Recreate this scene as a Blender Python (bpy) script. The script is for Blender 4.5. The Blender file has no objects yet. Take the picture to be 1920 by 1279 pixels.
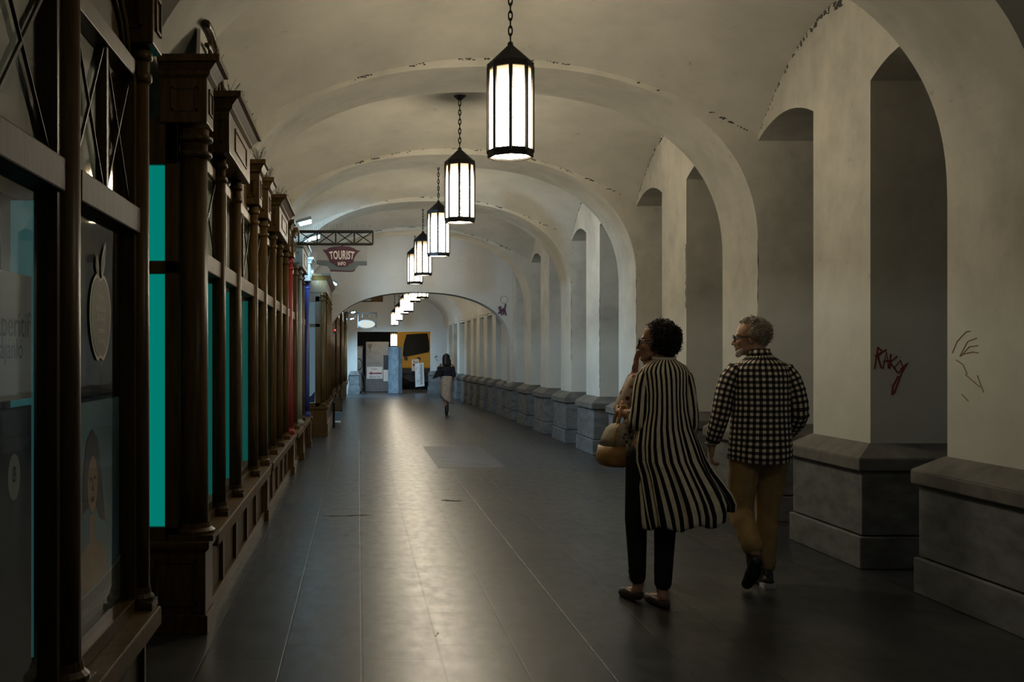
import bpy, bmesh, math, random
from mathutils import Vector, Matrix, noise as mnoise

S = bpy.context.scene
C = S.collection
PI = math.pi
rnd = random.Random(7)

# ------------------------------------------------------------------ camera, world, exposure
EYE = 1.48
VPX, VPY, F = 672.0, 666.0, 2000.0
cam_data = bpy.data.cameras.new('camera')
cam = bpy.data.objects.new('camera', cam_data)
C.objects.link(cam)
cam.location = (0, 0, EYE)
cam.rotation_euler = (PI / 2, 0, 0)
cam_data.sensor_width = 36.0
cam_data.lens = F / 1920.0 * 36.0
cam_data.shift_x = (960 - VPX) / 1920.0
cam_data.shift_y = (VPY - 639.5) / 1920.0
cam_data.clip_start = 0.05
cam_data.clip_end = 300
S.camera = cam

S.view_settings.view_transform = 'Standard'
S.view_settings.look = 'None'
S.view_settings.gamma = 1
S.view_settings.use_curve_mapping = False
S.view_settings.exposure = -0.12

world = bpy.data.worlds.new('night_sky')
S.world = world
world.use_nodes = True
world.node_tree.nodes['Background'].inputs[0].default_value = (0.09, 0.15, 0.22, 1)
world.node_tree.nodes['Background'].inputs[1].default_value = 0.22

LANTERN_E = 70.0
FLOOD_W = 300.0


def at(x, y, Y):
    """world X and Z of the photo pixel (x, y) on the upright plane at distance Y"""
    return (x - VPX) * Y / F, EYE + (VPY - y) * Y / F


def light(name, kind, loc, energy, color, size=0.1, target=None, spot=None, blend=0.5):
    d = bpy.data.lights.new(name, kind)
    d.energy = energy
    d.color = color
    if kind == 'AREA':
        d.size = size
    else:
        d.shadow_soft_size = size
    if spot:
        d.spot_size = spot
        d.spot_blend = blend
    o = bpy.data.objects.new(name, d)
    C.objects.link(o)
    o.location = loc
    if target is not None:
        v = Vector(target) - Vector(loc)
        o.rotation_euler = v.to_track_quat('-Z', 'Y').to_euler()
    return o


# ------------------------------------------------------------------ materials
MATS = {}


def new_mat(name):
    m = bpy.data.materials.new(name)
    m.use_nodes = True
    nt = m.node_tree
    nt.nodes.clear()
    out = nt.nodes.new('ShaderNodeOutputMaterial')
    MATS[name] = m
    return m, nt, out


def N(nt, kind, **kw):
    n = nt.nodes.new(kind)
    for k, v in kw.items():
        if k == 'inp':
            for a, b in v.items():
                n.inputs[a].default_value = b
        else:
            setattr(n, k, v)
    return n


def c4(c):
    return (c[0], c[1], c[2], 1)


def mixc(nt, fac, a, b, mode='MIX'):
    n = N(nt, 'ShaderNodeMix', data_type='RGBA', blend_type=mode)
    if isinstance(fac, (int, float)):
        n.inputs[0].default_value = fac
    else:
        nt.links.new(fac, n.inputs[0])
    for s, v in ((6, a), (7, b)):
        if isinstance(v, (tuple, list)):
            n.inputs[s].default_value = c4(v)
        else:
            nt.links.new(v, n.inputs[s])
    return n.outputs[2]


def math_n(nt, op, a, b=None, c=None):
    n = N(nt, 'ShaderNodeMath', operation=op)
    for i, v in enumerate((a, b, c)):
        if v is None:
            continue
        if isinstance(v, (int, float)):
            n.inputs[i].default_value = v
        else:
            nt.links.new(v, n.inputs[i])
    return n.outputs[0]


def pos(nt):
    return N(nt, 'ShaderNodeNewGeometry').outputs['Position']


def noise_n(nt, scale, detail=4, vec=None, rough=0.55, stretch=None):
    n = N(nt, 'ShaderNodeTexNoise')
    n.inputs['Scale'].default_value = scale
    n.inputs['Detail'].default_value = detail
    n.inputs['Roughness'].default_value = rough
    v = vec if vec is not None else pos(nt)
    if stretch:
        mp = N(nt, 'ShaderNodeMapping')
        mp.inputs['Scale'].default_value = stretch
        nt.links.new(v, mp.inputs['Vector'])
        v = mp.outputs[0]
    nt.links.new(v, n.inputs['Vector'])
    return n.outputs['Fac']


def ramp(nt, fac, stops):
    n = N(nt, 'ShaderNodeValToRGB')
    el = n.color_ramp.elements
    while len(el) < len(stops):
        el.new(0.5)
    for e, (p, c) in zip(el, stops):
        e.position = p
        e.color = c4(c) if isinstance(c, (tuple, list)) else (c, c, c, 1)
    nt.links.new(fac, n.inputs[0])
    return n.outputs[0]


def bsdf(nt, out, color, rough=0.6, metal=0.0, bump=None, bstr=0.3, bdist=0.01, spec=0.5, rough_sock=None):
    b = N(nt, 'ShaderNodeBsdfPrincipled')
    if isinstance(color, (tuple, list)):
        b.inputs['Base Color'].default_value = c4(color)
    else:
        nt.links.new(color, b.inputs['Base Color'])
    b.inputs['Roughness'].default_value = rough
    b.inputs['Metallic'].default_value = metal
    b.inputs['Specular IOR Level'].default_value = spec
    if rough_sock is not None:
        nt.links.new(rough_sock, b.inputs['Roughness'])
    if bump is not None:
        bn = N(nt, 'ShaderNodeBump')
        bn.inputs['Strength'].default_value = bstr
        bn.inputs['Distance'].default_value = bdist
        nt.links.new(bump, bn.inputs['Height'])
        nt.links.new(bn.outputs[0], b.inputs['Normal'])
    nt.links.new(b.outputs[0], out.inputs[0])
    return b


def plain(name, color, rough=0.6, metal=0.0, var=0.25, scale=6.0, stretch=None, bstr=0.15, spec=0.5):
    """procedural: colour broken up by noise, with a fine bump"""
    m, nt, out = new_mat(name)
    nz = noise_n(nt, scale, 5, stretch=stretch)
    dark = tuple(x * (1 - var) for x in color)
    lite = tuple(min(1, x * (1 + var)) for x in color)
    col = ramp(nt, nz, [(0.3, dark), (0.7, lite)])
    bsdf(nt, out, col, rough, metal, bump=nz, bstr=bstr, bdist=0.004, spec=spec)
    return m


def emit(name, color, strength):
    m, nt, out = new_mat(name)
    e = N(nt, 'ShaderNodeEmission')
    e.inputs[0].default_value = c4(color)
    e.inputs[1].default_value = strength
    nt.links.new(e.outputs[0], out.inputs[0])
    return m


def plaster(name, base, low=None, low_z=1.85, stain=0.35):
    m, nt, out = new_mat(name)
    p = pos(nt)
    big = noise_n(nt, 0.9, 6, rough=0.6, stretch=(1, 1, 0.7))
    mid = noise_n(nt, 3.5, 6, rough=0.65)
    fine = noise_n(nt, 60, 3)
    dirt = tuple(x * (1 - stain) for x in base)
    col = ramp(nt, big, [(0.36, dirt), (0.62, base)])
    col = mixc(nt, 0.35, col, ramp(nt, mid, [(0.35, dirt), (0.6, base)]))
    if low is not None:
        sep = N(nt, 'ShaderNodeSeparateXYZ')
        nt.links.new(p, sep.inputs[0])
        wob = noise_n(nt, 0.35, 2)
        lim = math_n(nt, 'MULTIPLY_ADD', wob, 1.2, low_z - 0.6)
        d = math_n(nt, 'SUBTRACT', lim, sep.outputs[2])
        fac = math_n(nt, 'MULTIPLY_ADD', d, 2.2, 0.5)
        cl = N(nt, 'ShaderNodeClamp')
        nt.links.new(fac, cl.inputs[0])
        lowc = ramp(nt, mid, [(0.3, tuple(x * 0.9 for x in low)), (0.65, low)])
        col = mixc(nt, cl.outputs[0], col, lowc)
    spots = noise_n(nt, 7.0, 8, rough=0.75)
    sp = ramp(nt, spots, [(0.29, 0.45), (0.34, 1.0)])
    col = mixc(nt, 1.0, col, sp, 'MULTIPLY')
    bsdf(nt, out, col, 0.92, bump=fine, bstr=0.15, bdist=0.003, spec=0.2)
    return m


plaster('vault_plaster', (0.50, 0.48, 0.415), stain=0.22)
plaster('rib_plaster', (0.52, 0.50, 0.43), stain=0.3)
plaster('pillar_plaster', (0.54, 0.515, 0.44), low=(0.60, 0.61, 0.56), stain=0.38)
plaster('end_plaster', (0.50, 0.485, 0.44), stain=0.12)

# floor: long stone flags in rows along the passage
m, nt, out = new_mat('floor_stone')
p = pos(nt)
sep = N(nt, 'ShaderNodeSeparateXYZ'); nt.links.new(p, sep.inputs[0])
cmb = N(nt, 'ShaderNodeCombineXYZ')
nt.links.new(sep.outputs[1], cmb.inputs[0])
nt.links.new(math_n(nt, 'ADD', sep.outputs[0], -0.017), cmb.inputs[1])
br = N(nt, 'ShaderNodeTexBrick')
br.offset = 0.37
br.squash = 1.0
nt.links.new(cmb.outputs[0], br.inputs['Vector'])
br.inputs['Color1'].default_value = (0.055, 0.053, 0.050, 1)
br.inputs['Color2'].default_value = (0.027, 0.031, 0.038, 1)
br.inputs['Mortar'].default_value = (0.012, 0.012, 0.012, 1)
br.inputs['Scale'].default_value = 1.0
br.inputs['Mortar Size'].default_value = 0.006
br.inputs['Mortar Smooth'].default_value = 0.2
br.inputs['Brick Width'].default_value = 0.68
br.inputs['Row Height'].default_value = 0.385
n1 = noise_n(nt, 2.2, 6)
n2 = noise_n(nt, 28, 5, rough=0.7, stretch=(1, 0.35, 1))
spk = noise_n(nt, 9, 3, stretch=(1, 1.6, 1))
col = mixc(nt, 1.0, br.outputs['Color'], ramp(nt, n1, [(0.3, 0.72), (0.7, 1.2)]), 'MULTIPLY')
col = mixc(nt, 1.0, col, ramp(nt, n2, [(0.3, 0.8), (0.7, 1.15)]), 'MULTIPLY')
col = mixc(nt, 1.0, col, ramp(nt, spk, [(0.20, 0.5), (0.25, 1.0)]), 'MULTIPLY')
rg = ramp(nt, noise_n(nt, 12, 5, stretch=(1, 0.5, 1)), [(0.3, 0.28), (0.7, 0.38)])
fineb = noise_n(nt, 140, 3)
h = math_n(nt, 'MULTIPLY_ADD', br.outputs['Fac'], -1.0, math_n(nt, 'MULTIPLY', fineb, 0.3))
bsdf(nt, out, col, 0.36, bump=h, bstr=0.25, bdist=0.004, spec=0.44, rough_sock=rg)

plain('inlay_stone', (0.062, 0.055, 0.056), 0.5, var=0.2, scale=9)
plain('soot', (0.05, 0.047, 0.042), 0.9)
plain('worn_white_paint', (0.13, 0.13, 0.12), 0.8, var=0.35, scale=30)
plain('plinth_stone', (0.125, 0.13, 0.13), 0.8, var=0.35, scale=5, stretch=(1, 1, 2.2), bstr=0.35)
plain('cap_stone', (0.12, 0.117, 0.105), 0.8, var=0.3, scale=6, bstr=0.35)
plain('street_wall', (0.10, 0.075, 0.045), 0.9, var=0.3, scale=1.5)
plain('street_asphalt', (0.05, 0.05, 0.05), 0.85, var=0.3, scale=20)


def wood(name, color, rough=0.38, spec=0.15):
    m, nt, out = new_mat(name)
    g = noise_n(nt, 5, 6, stretch=(9, 9, 0.9), rough=0.6)
    b = noise_n(nt, 2.0, 3)
    col = ramp(nt, g, [(0.3, tuple(x * 0.55 for x in color)), (0.7, tuple(x * 1.35 for x in color))])
    col = mixc(nt, 1.0, col, ramp(nt, b, [(0.3, 0.75), (0.7, 1.15)]), 'MULTIPLY')
    bsdf(nt, out, col, rough, bump=g, bstr=0.12, bdist=0.003, spec=spec)
    return m


wood('dark_wood', (0.075, 0.044, 0.013), 0.36)
wood('rail_wood', (0.042, 0.027, 0.011), 0.55, 0.08)
wood('worn_wood', (0.105, 0.066, 0.026), 0.5)
wood('panel_wood', (0.085, 0.054, 0.019), 0.5)
plain('red_paint', (0.22, 0.012, 0.014), 0.4, var=0.2)
plain('blue_paint', (0.02, 0.035, 0.15), 0.4, var=0.2)
plain('grey_paint', (0.23, 0.245, 0.23), 0.5, var=0.12)
plain('iron', (0.012, 0.011, 0.010), 0.55, var=0.3, scale=20, spec=0.3)
plain('black_plastic', (0.012, 0.012, 0.013), 0.45, var=0.2)
plain('lamp_housing', (0.20, 0.25, 0.27), 0.45, var=0.15)
plain('lead_line', (0.01, 0.01, 0.01), 0.5)
plain('window_interior', (0.14, 0.21, 0.22), 0.7, var=0.4, scale=2)
plain('blind_grey', (0.50, 0.47, 0.40), 0.8, var=0.2, scale=2.5)
plain('curtain_white', (0.55, 0.54, 0.50), 0.8, var=0.12, scale=4)
emit('teal_light', (0.0, 0.42, 0.33), 0.48)
emit('teal_strip', (0.02, 0.45, 0.38), 0.30)
emit('teal_dim', (0.10, 0.45, 0.45), 0.13)
emit('cool_tube', (0.42, 0.78, 1.0), 45.0)
emit('cool_pane', (0.30, 0.45, 0.55), 0.35)
emit('oval_sign_light', (0.85, 0.95, 0.90), 0.85)
emit('red_led', (1.0, 0.06, 0.05), 3.0)

# lantern glass: bright in the middle, a little warmer and dimmer at the ends where the bulb does not reach
for gname, gain in (('lantern_glass', 1.0), ('lantern_glass_dim', 0.21), ('lantern_glass_mid', 0.42), ('lantern_glass_far', 0.45)):
    m, nt, out = new_mat(gname)
    tc = N(nt, 'ShaderNodeTexCoord')
    sp = N(nt, 'ShaderNodeSeparateXYZ'); nt.links.new(tc.outputs['Object'], sp.inputs[0])
    hh = math_n(nt, 'DIVIDE', sp.outputs[2], 0.66)
    col = ramp(nt, hh, [(0.0, (1.0, 0.80, 0.50)), (0.1, (1.0, 0.87, 0.66)), (0.6, (1.0, 0.88, 0.68)), (0.86, (1.0, 0.78, 0.50)), (0.99, (0.9, 0.62, 0.32))])
    sh = ramp(nt, hh, [(0.0, 0.20), (0.12, 1.0), (0.72, 1.0), (0.90, 0.06), (1.0, 0.012)])
    e = N(nt, 'ShaderNodeEmission')
    nt.links.new(col, e.inputs[0])
    nt.links.new(math_n(nt, 'MULTIPLY', sh, LANTERN_E * gain), e.inputs[1])
    nt.links.new(e.outputs[0], out.inputs[0])

# window glass
m, nt, out = new_mat('window_glass')
lw = N(nt, 'ShaderNodeLayerWeight'); lw.inputs[0].default_value = 0.5
fr5 = math_n(nt, 'MULTIPLY_ADD', math_n(nt, 'POWER', lw.outputs['Facing'], 5.0), 0.75, 0.04)
tr = N(nt, 'ShaderNodeBsdfTransparent'); tr.inputs[0].default_value = (0.86, 0.92, 0.90, 1)
gl = N(nt, 'ShaderNodeBsdfGlossy'); gl.inputs['Roughness'].default_value = 0.03
mx = N(nt, 'ShaderNodeMixShader')
nt.links.new(fr5, mx.inputs[0]); nt.links.new(tr.outputs[0], mx.inputs[1]); nt.links.new(gl.outputs[0], mx.inputs[2])
nt.links.new(mx.outputs[0], out.inputs[0])

# translucent acrylic of the hanging sign
plain('sign_clear', (0.33, 0.36, 0.39), 0.35, var=0.12)
plain('sign_purple', (0.085, 0.022, 0.05), 0.5, var=0.1)
plain('sign_teal', (0.12, 0.16, 0.19), 0.45, var=0.15)
plain('sign_white', (0.80, 0.80, 0.80), 0.5, var=0.04)
plain('sticker_grey', (0.26, 0.25, 0.20), 0.7, var=0.08)
plain('sticker_cream', (0.66, 0.60, 0.48), 0.7, var=0.08)
plain('poster_blue', (0.12, 0.22, 0.26), 0.5, var=0.45, scale=2.0)
plain('poster_skin', (0.48, 0.26, 0.13), 0.5, var=0.25, scale=3.0)
plain('poster_hair', (0.050, 0.026, 0.024), 0.5, var=0.35, scale=10, stretch=(1, 8, 1))
plain('poster_dark', (0.018, 0.016, 0.02), 0.5, var=0.3)
plain('poster_band', (0.14, 0.14, 0.12), 0.6, var=0.12)
plain('poster_paper', (0.42, 0.38, 0.35), 0.6, var=0.1)
plain('poster_ink', (0.035, 0.03, 0.035), 0.6)
plain('poster_white', (0.36, 0.34, 0.31), 0.6, var=0.08)
plain('graffiti_red', (0.20, 0.030, 0.016), 0.7, var=0.2, scale=15)
plain('graffiti_brown', (0.26, 0.15, 0.10), 0.8, var=0.2, scale=15)
plain('graffiti_purple', (0.09, 0.025, 0.06), 0.7, var=0.2)
plain('kiosk_grey', (0.30, 0.29, 0.27), 0.6, var=0.12)
plain('kiosk_base', (0.15, 0.145, 0.14), 0.7, var=0.15)
plain('paper_white', (0.72, 0.70, 0.66), 0.7, var=0.06)
plain('sign_red', (0.25, 0.03, 0.04), 0.6)
plain('column_concrete', (0.19, 0.24, 0.27), 0.7, var=0.3, scale=5)
plain('truck_yellow', (0.55, 0.30, 0.015), 0.4, var=0.08)
plain('truck_glass', (0.012, 0.013, 0.012), 0.08, var=0.1)
plain('rubber', (0.015, 0.015, 0.015), 0.8, var=0.2)
plain('crate_blue', (0.14, 0.20, 0.24), 0.55, var=0.15)
# people
plain('skin', (0.40, 0.21, 0.125), 0.55, var=0.10, scale=18)
plain('skin_pale', (0.46, 0.27, 0.17), 0.55, var=0.10, scale=18)
plain('hair_dark', (0.016, 0.010, 0.007), 0.5, var=0.4, scale=40)
plain('hair_grey', (0.40, 0.36, 0.29), 0.6, var=0.4, scale=40)
plain('beard_white', (0.42, 0.39, 0.36), 0.7, var=0.25, scale=60)
plain('black_cloth', (0.010, 0.010, 0.011), 0.9, var=0.25, scale=30)
plain('navy_cloth', (0.012, 0.013, 0.025), 0.85, var=0.25, scale=30)
plain('khaki_cloth', (0.36, 0.24, 0.10), 0.9, var=0.18, scale=14, bstr=0.5)
plain('skirt_cloth', (0.46, 0.38, 0.30), 0.9, var=0.15, scale=14, bstr=0.4)
plain('shoe_black', (0.013, 0.013, 0.014), 0.4, var=0.3)
plain('shoe_tan', (0.07, 0.05, 0.038), 0.55, var=0.3)
plain('sole_white', (0.50, 0.50, 0.48), 0.7, var=0.1)
plain('eye_white', (0.6, 0.58, 0.55), 0.3, var=0.03)
plain('bag_beige', (0.34, 0.28, 0.20), 0.75, var=0.25, scale=40)
plain('bag_tan', (0.36, 0.19, 0.045), 0.5, var=0.15, scale=20)
plain('steel', (0.5, 0.5, 0.5), 0.3, metal=0.9, var=0.1)


def uvcloth(name, mode):
    m, nt, out = new_mat(name)
    uv = N(nt, 'ShaderNodeUVMap')
    sp = N(nt, 'ShaderNodeSeparateXYZ'); nt.links.new(uv.outputs[0], sp.inputs[0])
    fu = math_n(nt, 'FRACT', sp.outputs[0])
    fv = math_n(nt, 'FRACT', sp.outputs[1])
    wob = noise_n(nt, 25, 3)
    if mode == 'stripe':
        # cream cloth, a broad and a narrow black stripe
        k = math_n(nt, 'LESS_THAN', fu, 0.47)
        col = mixc(nt, k, (0.86, 0.76, 0.56), (0.012, 0.012, 0.016))
    else:
        a = math_n(nt, 'LESS_THAN', fu, 0.5)
        b = math_n(nt, 'LESS_THAN', fv, 0.5)
        s = math_n(nt, 'MULTIPLY', math_n(nt, 'ADD', a, b), 0.5)
        col = ramp(nt, s, [(0.0, (0.86, 0.78, 0.62)), (0.5, (0.09, 0.08, 0.075)), (1.0, (0.010, 0.010, 0.016))])
    col = mixc(nt, 1.0, col, ramp(nt, wob, [(0.3, 0.85), (0.7, 1.1)]), 'MULTIPLY')
    bsdf(nt, out, col, 0.9, bump=wob, bstr=0.2, bdist=0.004, spec=0.2)


uvcloth('striped_cloth', 'stripe')
uvcloth('checked_cloth', 'check')

m, nt, out = new_mat('printed_cloth')
vr = N(nt, 'ShaderNodeTexVoronoi'); vr.inputs['Scale'].default_value = 22
nt.links.new(pos(nt), vr.inputs['Vector'])
col = ramp(nt, vr.outputs['Distance'], [(0.18, (0.10, 0.03, 0.03)), (0.3, (0.34, 0.12, 0.10)), (0.42, (0.55, 0.43, 0.33)), (0.7, (0.60, 0.50, 0.40))])
bsdf(nt, out, col, 0.85)
m, nt, out = new_mat('scarf_cloth')
vr = N(nt, 'ShaderNodeTexVoronoi'); vr.inputs['Scale'].default_value = 38
nt.links.new(pos(nt), vr.inputs['Vector'])
col = ramp(nt, vr.outputs['Distance'], [(0.30, (0.010, 0.010, 0.010)), (0.45, (0.30, 0.20, 0.05)), (0.60, (0.42, 0.38, 0.30))])
bsdf(nt, out, col, 0.6)


# ------------------------------------------------------------------ mesh helpers
ORG = {}


class MB:
    def __init__(self):
        self.v = []; self.f = []; self.uv = {}

    def add(self, vs, fs, uvs=None):
        o = len(self.v)
        self.v += [tuple(q) for q in vs]
        for i, f in enumerate(fs):
            if uvs is not None:
                self.uv[len(self.f)] = uvs[i]
            self.f.append(tuple(o + k for k in f))
        return self

    def box(self, x0, x1, y0, y1, z0, z1):
        vs = [(x0, y0, z0), (x1, y0, z0), (x1, y1, z0), (x0, y1, z0), (x0, y0, z1), (x1, y0, z1), (x1, y1, z1), (x0, y1, z1)]
        return self.add(vs, [(0, 3, 2, 1), (4, 5, 6, 7), (0, 1, 5, 4), (1, 2, 6, 5), (2, 3, 7, 6), (3, 0, 4, 7)])

    def frustum(self, a, za, b, zb):
        """a, b = (x0, x1, y0, y1) rectangles at heights za < zb"""
        vs = [(a[0], a[2], za), (a[1], a[2], za), (a[1], a[3], za), (a[0], a[3], za),
              (b[0], b[2], zb), (b[1], b[2], zb), (b[1], b[3], zb), (b[0], b[3], zb)]
        return self.add(vs, [(0, 3, 2, 1), (4, 5, 6, 7), (0, 1, 5, 4), (1, 2, 6, 5), (2, 3, 7, 6), (3, 0, 4, 7)])

    def tube(self, pts, r, n=8, closed=False, cap=True):
        pts = [Vector(q) for q in pts]
        k = len(pts)
        rs = r if isinstance(r, (list, tuple)) else [r] * k
        vs = []; prev = None
        for i, q in enumerate(pts):
            if closed:
                t = pts[(i + 1) % k] - pts[i - 1]
            else:
                t = pts[min(i + 1, k - 1)] - pts[max(i - 1, 0)]
            if t.length < 1e-9:
                t = Vector((0, 0, 1))
            t.normalize()
            if prev is None:
                u = t.orthogonal().normalized()
            else:
                u = prev - t * prev.dot(t)
                u = u.normalized() if u.length > 1e-6 else t.orthogonal().normalized()
            prev = u
            w = t.cross(u)
            for j in range(n):
                a = 2 * PI * j / n
                vs.append(q + (u * math.cos(a) + w * math.sin(a)) * rs[i])
        fs = []
        for i in range(k if closed else k - 1):
            i2 = (i + 1) % k
            for j in range(n):
                j2 = (j + 1) % n
                fs.append((i * n + j, i * n + j2, i2 * n + j2, i2 * n + j))
        if cap and not closed:
            fs.append(tuple(range(n))[::-1]); fs.append(tuple((k - 1) * n + j for j in range(n)))
        return self.add(vs, fs)

    def lathe(self, prof, cx, cy, n=20, phase=0.0):
        """prof: list of (r, z) from bottom to top"""
        vs = []; fs = []
        for r, z in prof:
            for j in range(n):
                a = 2 * PI * j / n + phase
                vs.append((cx + r * math.cos(a), cy + r * math.sin(a), z))
        k = len(prof)
        for i in range(k - 1):
            for j in range(n):
                j2 = (j + 1) % n
                fs.append((i * n + j, i * n + j2, (i + 1) * n + j2, (i + 1) * n + j))
        fs.append(tuple(range(n))[::-1]); fs.append(tuple((k - 1) * n + j for j in range(n)))
        return self.add(vs, fs)

    def ball(self, c, r, n=12, m=8, rot=None):
        rx, ry, rz = r if isinstance(r, (tuple, list)) else (r, r, r)
        c = Vector(c)
        vs = []; fs = []
        def P(v):
            v = Vector(v)
            return c + (rot @ v if rot is not None else v)
        vs.append(P((0, 0, -rz)))
        for i in range(1, m):
            ph = -PI / 2 + PI * i / m
            for j in range(n):
                a = 2 * PI * j / n
                vs.append(P((rx * math.cos(ph) * math.cos(a), ry * math.cos(ph) * math.sin(a), rz * math.sin(ph))))
        vs.append(P((0, 0, rz)))
        top = len(vs) - 1
        for j in range(n):
            j2 = (j + 1) % n
            fs.append((0, 1 + j2, 1 + j))
            for i in range(m - 2):
                fs.append((1 + i * n + j, 1 + i * n + j2, 1 + (i + 1) * n + j2, 1 + (i + 1) * n + j))
            fs.append((1 + (m - 2) * n + j, 1 + (m - 2) * n + j2, top))
        return self.add(vs, fs)

    def cap(self, p0, r0, p1, r1, n=12):
        """tapered capsule made of overlapping closed pieces (for voxel union)"""
        p0 = Vector(p0); p1 = Vector(p1)
        self.ball(p0, r0, n, 8); self.ball(p1, r1, n, 8)
        self.tube([p0, p1], [r0, r1], n)
        return self

    def plate(self, poly, thick, axis, at_):
        """flat polygon with thickness. axis 'y': poly is (x, z) on plane y=at_..at_+thick; axis 'x': poly is (y, z) on plane x"""
        k = len(poly)
        if axis == 'y':
            vs = [(a, at_, b) for a, b in poly] + [(a, at_ + thick, b) for a, b in poly]
        elif axis == 'x':
            vs = [(at_, a, b) for a, b in poly] + [(at_ - thick, a, b) for a, b in poly]
        else:
            vs = [(a, b, at_) for a, b in poly] + [(a, b, at_ + thick) for a, b in poly]
        fs = [tuple(range(k)), tuple(range(2 * k - 1, k - 1, -1))]
        for i in range(k):
            j = (i + 1) % k
            fs.append((i, i + k, j + k, j))
        return self.add(vs, fs)

    def build(self, name, mat, parent=None, smooth=False, bevel=0.0, local=False, solid=0.0, auto=None):
        o = mesh_obj(name, self.v, self.f, mat, parent, local, self.uv)
        finish(o, smooth, bevel, solid)
        return o


def mesh_obj(name, v, f, mat, parent=None, local=False, uvs=None):
    me = bpy.data.meshes.new(name)
    org = Vector((0, 0, 0))
    if parent is not None:
        org = ORG.get(parent.name, Vector((0, 0, 0)))
    if not local:
        v = [(a[0] - org[0], a[1] - org[1], a[2] - org[2]) for a in v]
    me.from_pydata(v, [], f)
    if uvs:
        ul = me.uv_layers.new(name='UVMap')
        for p in me.polygons:
            q = uvs.get(p.index)
            if q:
                for li, t in zip(p.loop_indices, q):
                    ul.data[li].uv = t
    bm = bmesh.new(); bm.from_mesh(me)
    bmesh.ops.recalc_face_normals(bm, faces=bm.faces)
    bm.to_mesh(me); bm.free()
    me.materials.append(MATS[mat])
    o = bpy.data.objects.new(name, me)
    C.objects.link(o)
    if parent is not None:
        o.parent = parent
        ORG[o.name] = org
    return o


def finish(o, smooth=False, bevel=0.0, solid=0.0):
    if smooth:
        for p in o.data.polygons:
            p.use_smooth = True
    if solid:
        s = o.modifiers.new('thickness', 'SOLIDIFY'); s.thickness = solid; s.offset = 0
    if bevel:
        b = o.modifiers.new('bevel', 'BEVEL'); b.width = bevel; b.segments = 2; b.limit_method = 'ANGLE'; b.angle_limit = math.radians(50)


def tag(o, label, cat, group=None, kind=None):
    o['label'] = label; o['category'] = cat
    if group: o['group'] = group
    if kind: o['kind'] = kind
    return o


def thing(name, label, cat, loc=(0, 0, 0), group=None):
    o = bpy.data.objects.new(name, None)
    C.objects.link(o)
    o.location = loc
    o.empty_display_size = 0.1
    ORG[o.name] = Vector(loc)
    return tag(o, label, cat, group)


def struct(o):
    o['kind'] = 'structure'
    return o


def text_mesh(s, size, shear=0.0, spacing=1.0, bold_=0.0):
    """text as flat (x, y) geometry centred on 0"""
    cu = bpy.data.curves.new('lettering', 'FONT')
    cu.body = s; cu.size = size; cu.align_x = 'CENTER'; cu.align_y = 'CENTER'; cu.shear = shear
    cu.space_character = spacing; cu.offset = bold_; cu.resolution_u = 3
    o = bpy.data.objects.new('lettering_source', cu)
    C.objects.link(o)
    bpy.context.view_layer.update()
    dg = bpy.context.evaluated_depsgraph_get()
    me = bpy.data.meshes.new_from_object(o.evaluated_get(dg))
    vs = [tuple(v.co) for v in me.vertices]; fs = [tuple(p.vertices) for p in me.polygons]
    bpy.data.objects.remove(o); bpy.data.curves.remove(cu); bpy.data.meshes.remove(me)
    return vs, fs


ORDN = ['first', 'second', 'third', 'fourth', 'fifth', 'sixth', 'seventh', 'eighth', 'ninth', 'tenth']

# ------------------------------------------------------------------ geometry of the passage
XW = 3.60          # right wall / pillar face
XL = -1.20         # left wall
XC, HW = 1.20, 2.40
ZS, RISE, NEXP = 2.40, 1.68, 2.4
PILW, PITCH, P1 = 0.94, 2.104, 7.50


def pil(k):
    """near edge, far edge of pillar k of the first section (0 = nearest)"""
    if k == 0:
        return 5.58, 6.52
    return P1 + PITCH * (k - 1), P1 + PITCH * (k - 1) + PILW


ribs = [(1.30, 2.24)] + [pil(k) for k in (0, 2, 4, 6, 8)]
CROSS_Y = 24.9     # the low cross arch


def rib_pts(n=48, hw=HW, rise=RISE, zs=ZS, ne=NEXP, xc=XC):
    pts = []
    for i in range(n + 1):
        a = PI * i / n
        c, s = math.cos(a), math.sin(a)
        pts.append((xc + hw * math.copysign(abs(c) ** (2 / ne), c), zs + rise * abs(s) ** (2 / ne)))
    return pts


def vault_g(Y):
    for a, b in ribs:
        if a - 0.001 <= Y <= b + 0.001:
            return 0.0
    edges = sorted([e for r in ribs for e in r] + [-3.0, CROSS_Y + 0.3])
    lo = max([e for e in edges if e <= Y], default=-3.0); hi = min([e for e in edges if e >= Y], default=CROSS_Y + 0.3)
    if hi - lo < 1e-6:
        return 0.0
    mid = (lo + hi) / 2
    t = abs(Y - mid) / ((hi - lo) / 2)
    return max(0.0, 1 - t * t)


def vault_z(X, Y):
    """flat domed bay: low arc at the ribs, higher and flatter in the middle of the bay"""
    u = (X - XC) / HW
    lo = 4.16 - 0.71 * u * u
    hi = 4.44 - 0.293 * u * u
    return lo + (hi - lo) * vault_g(Y)


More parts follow.
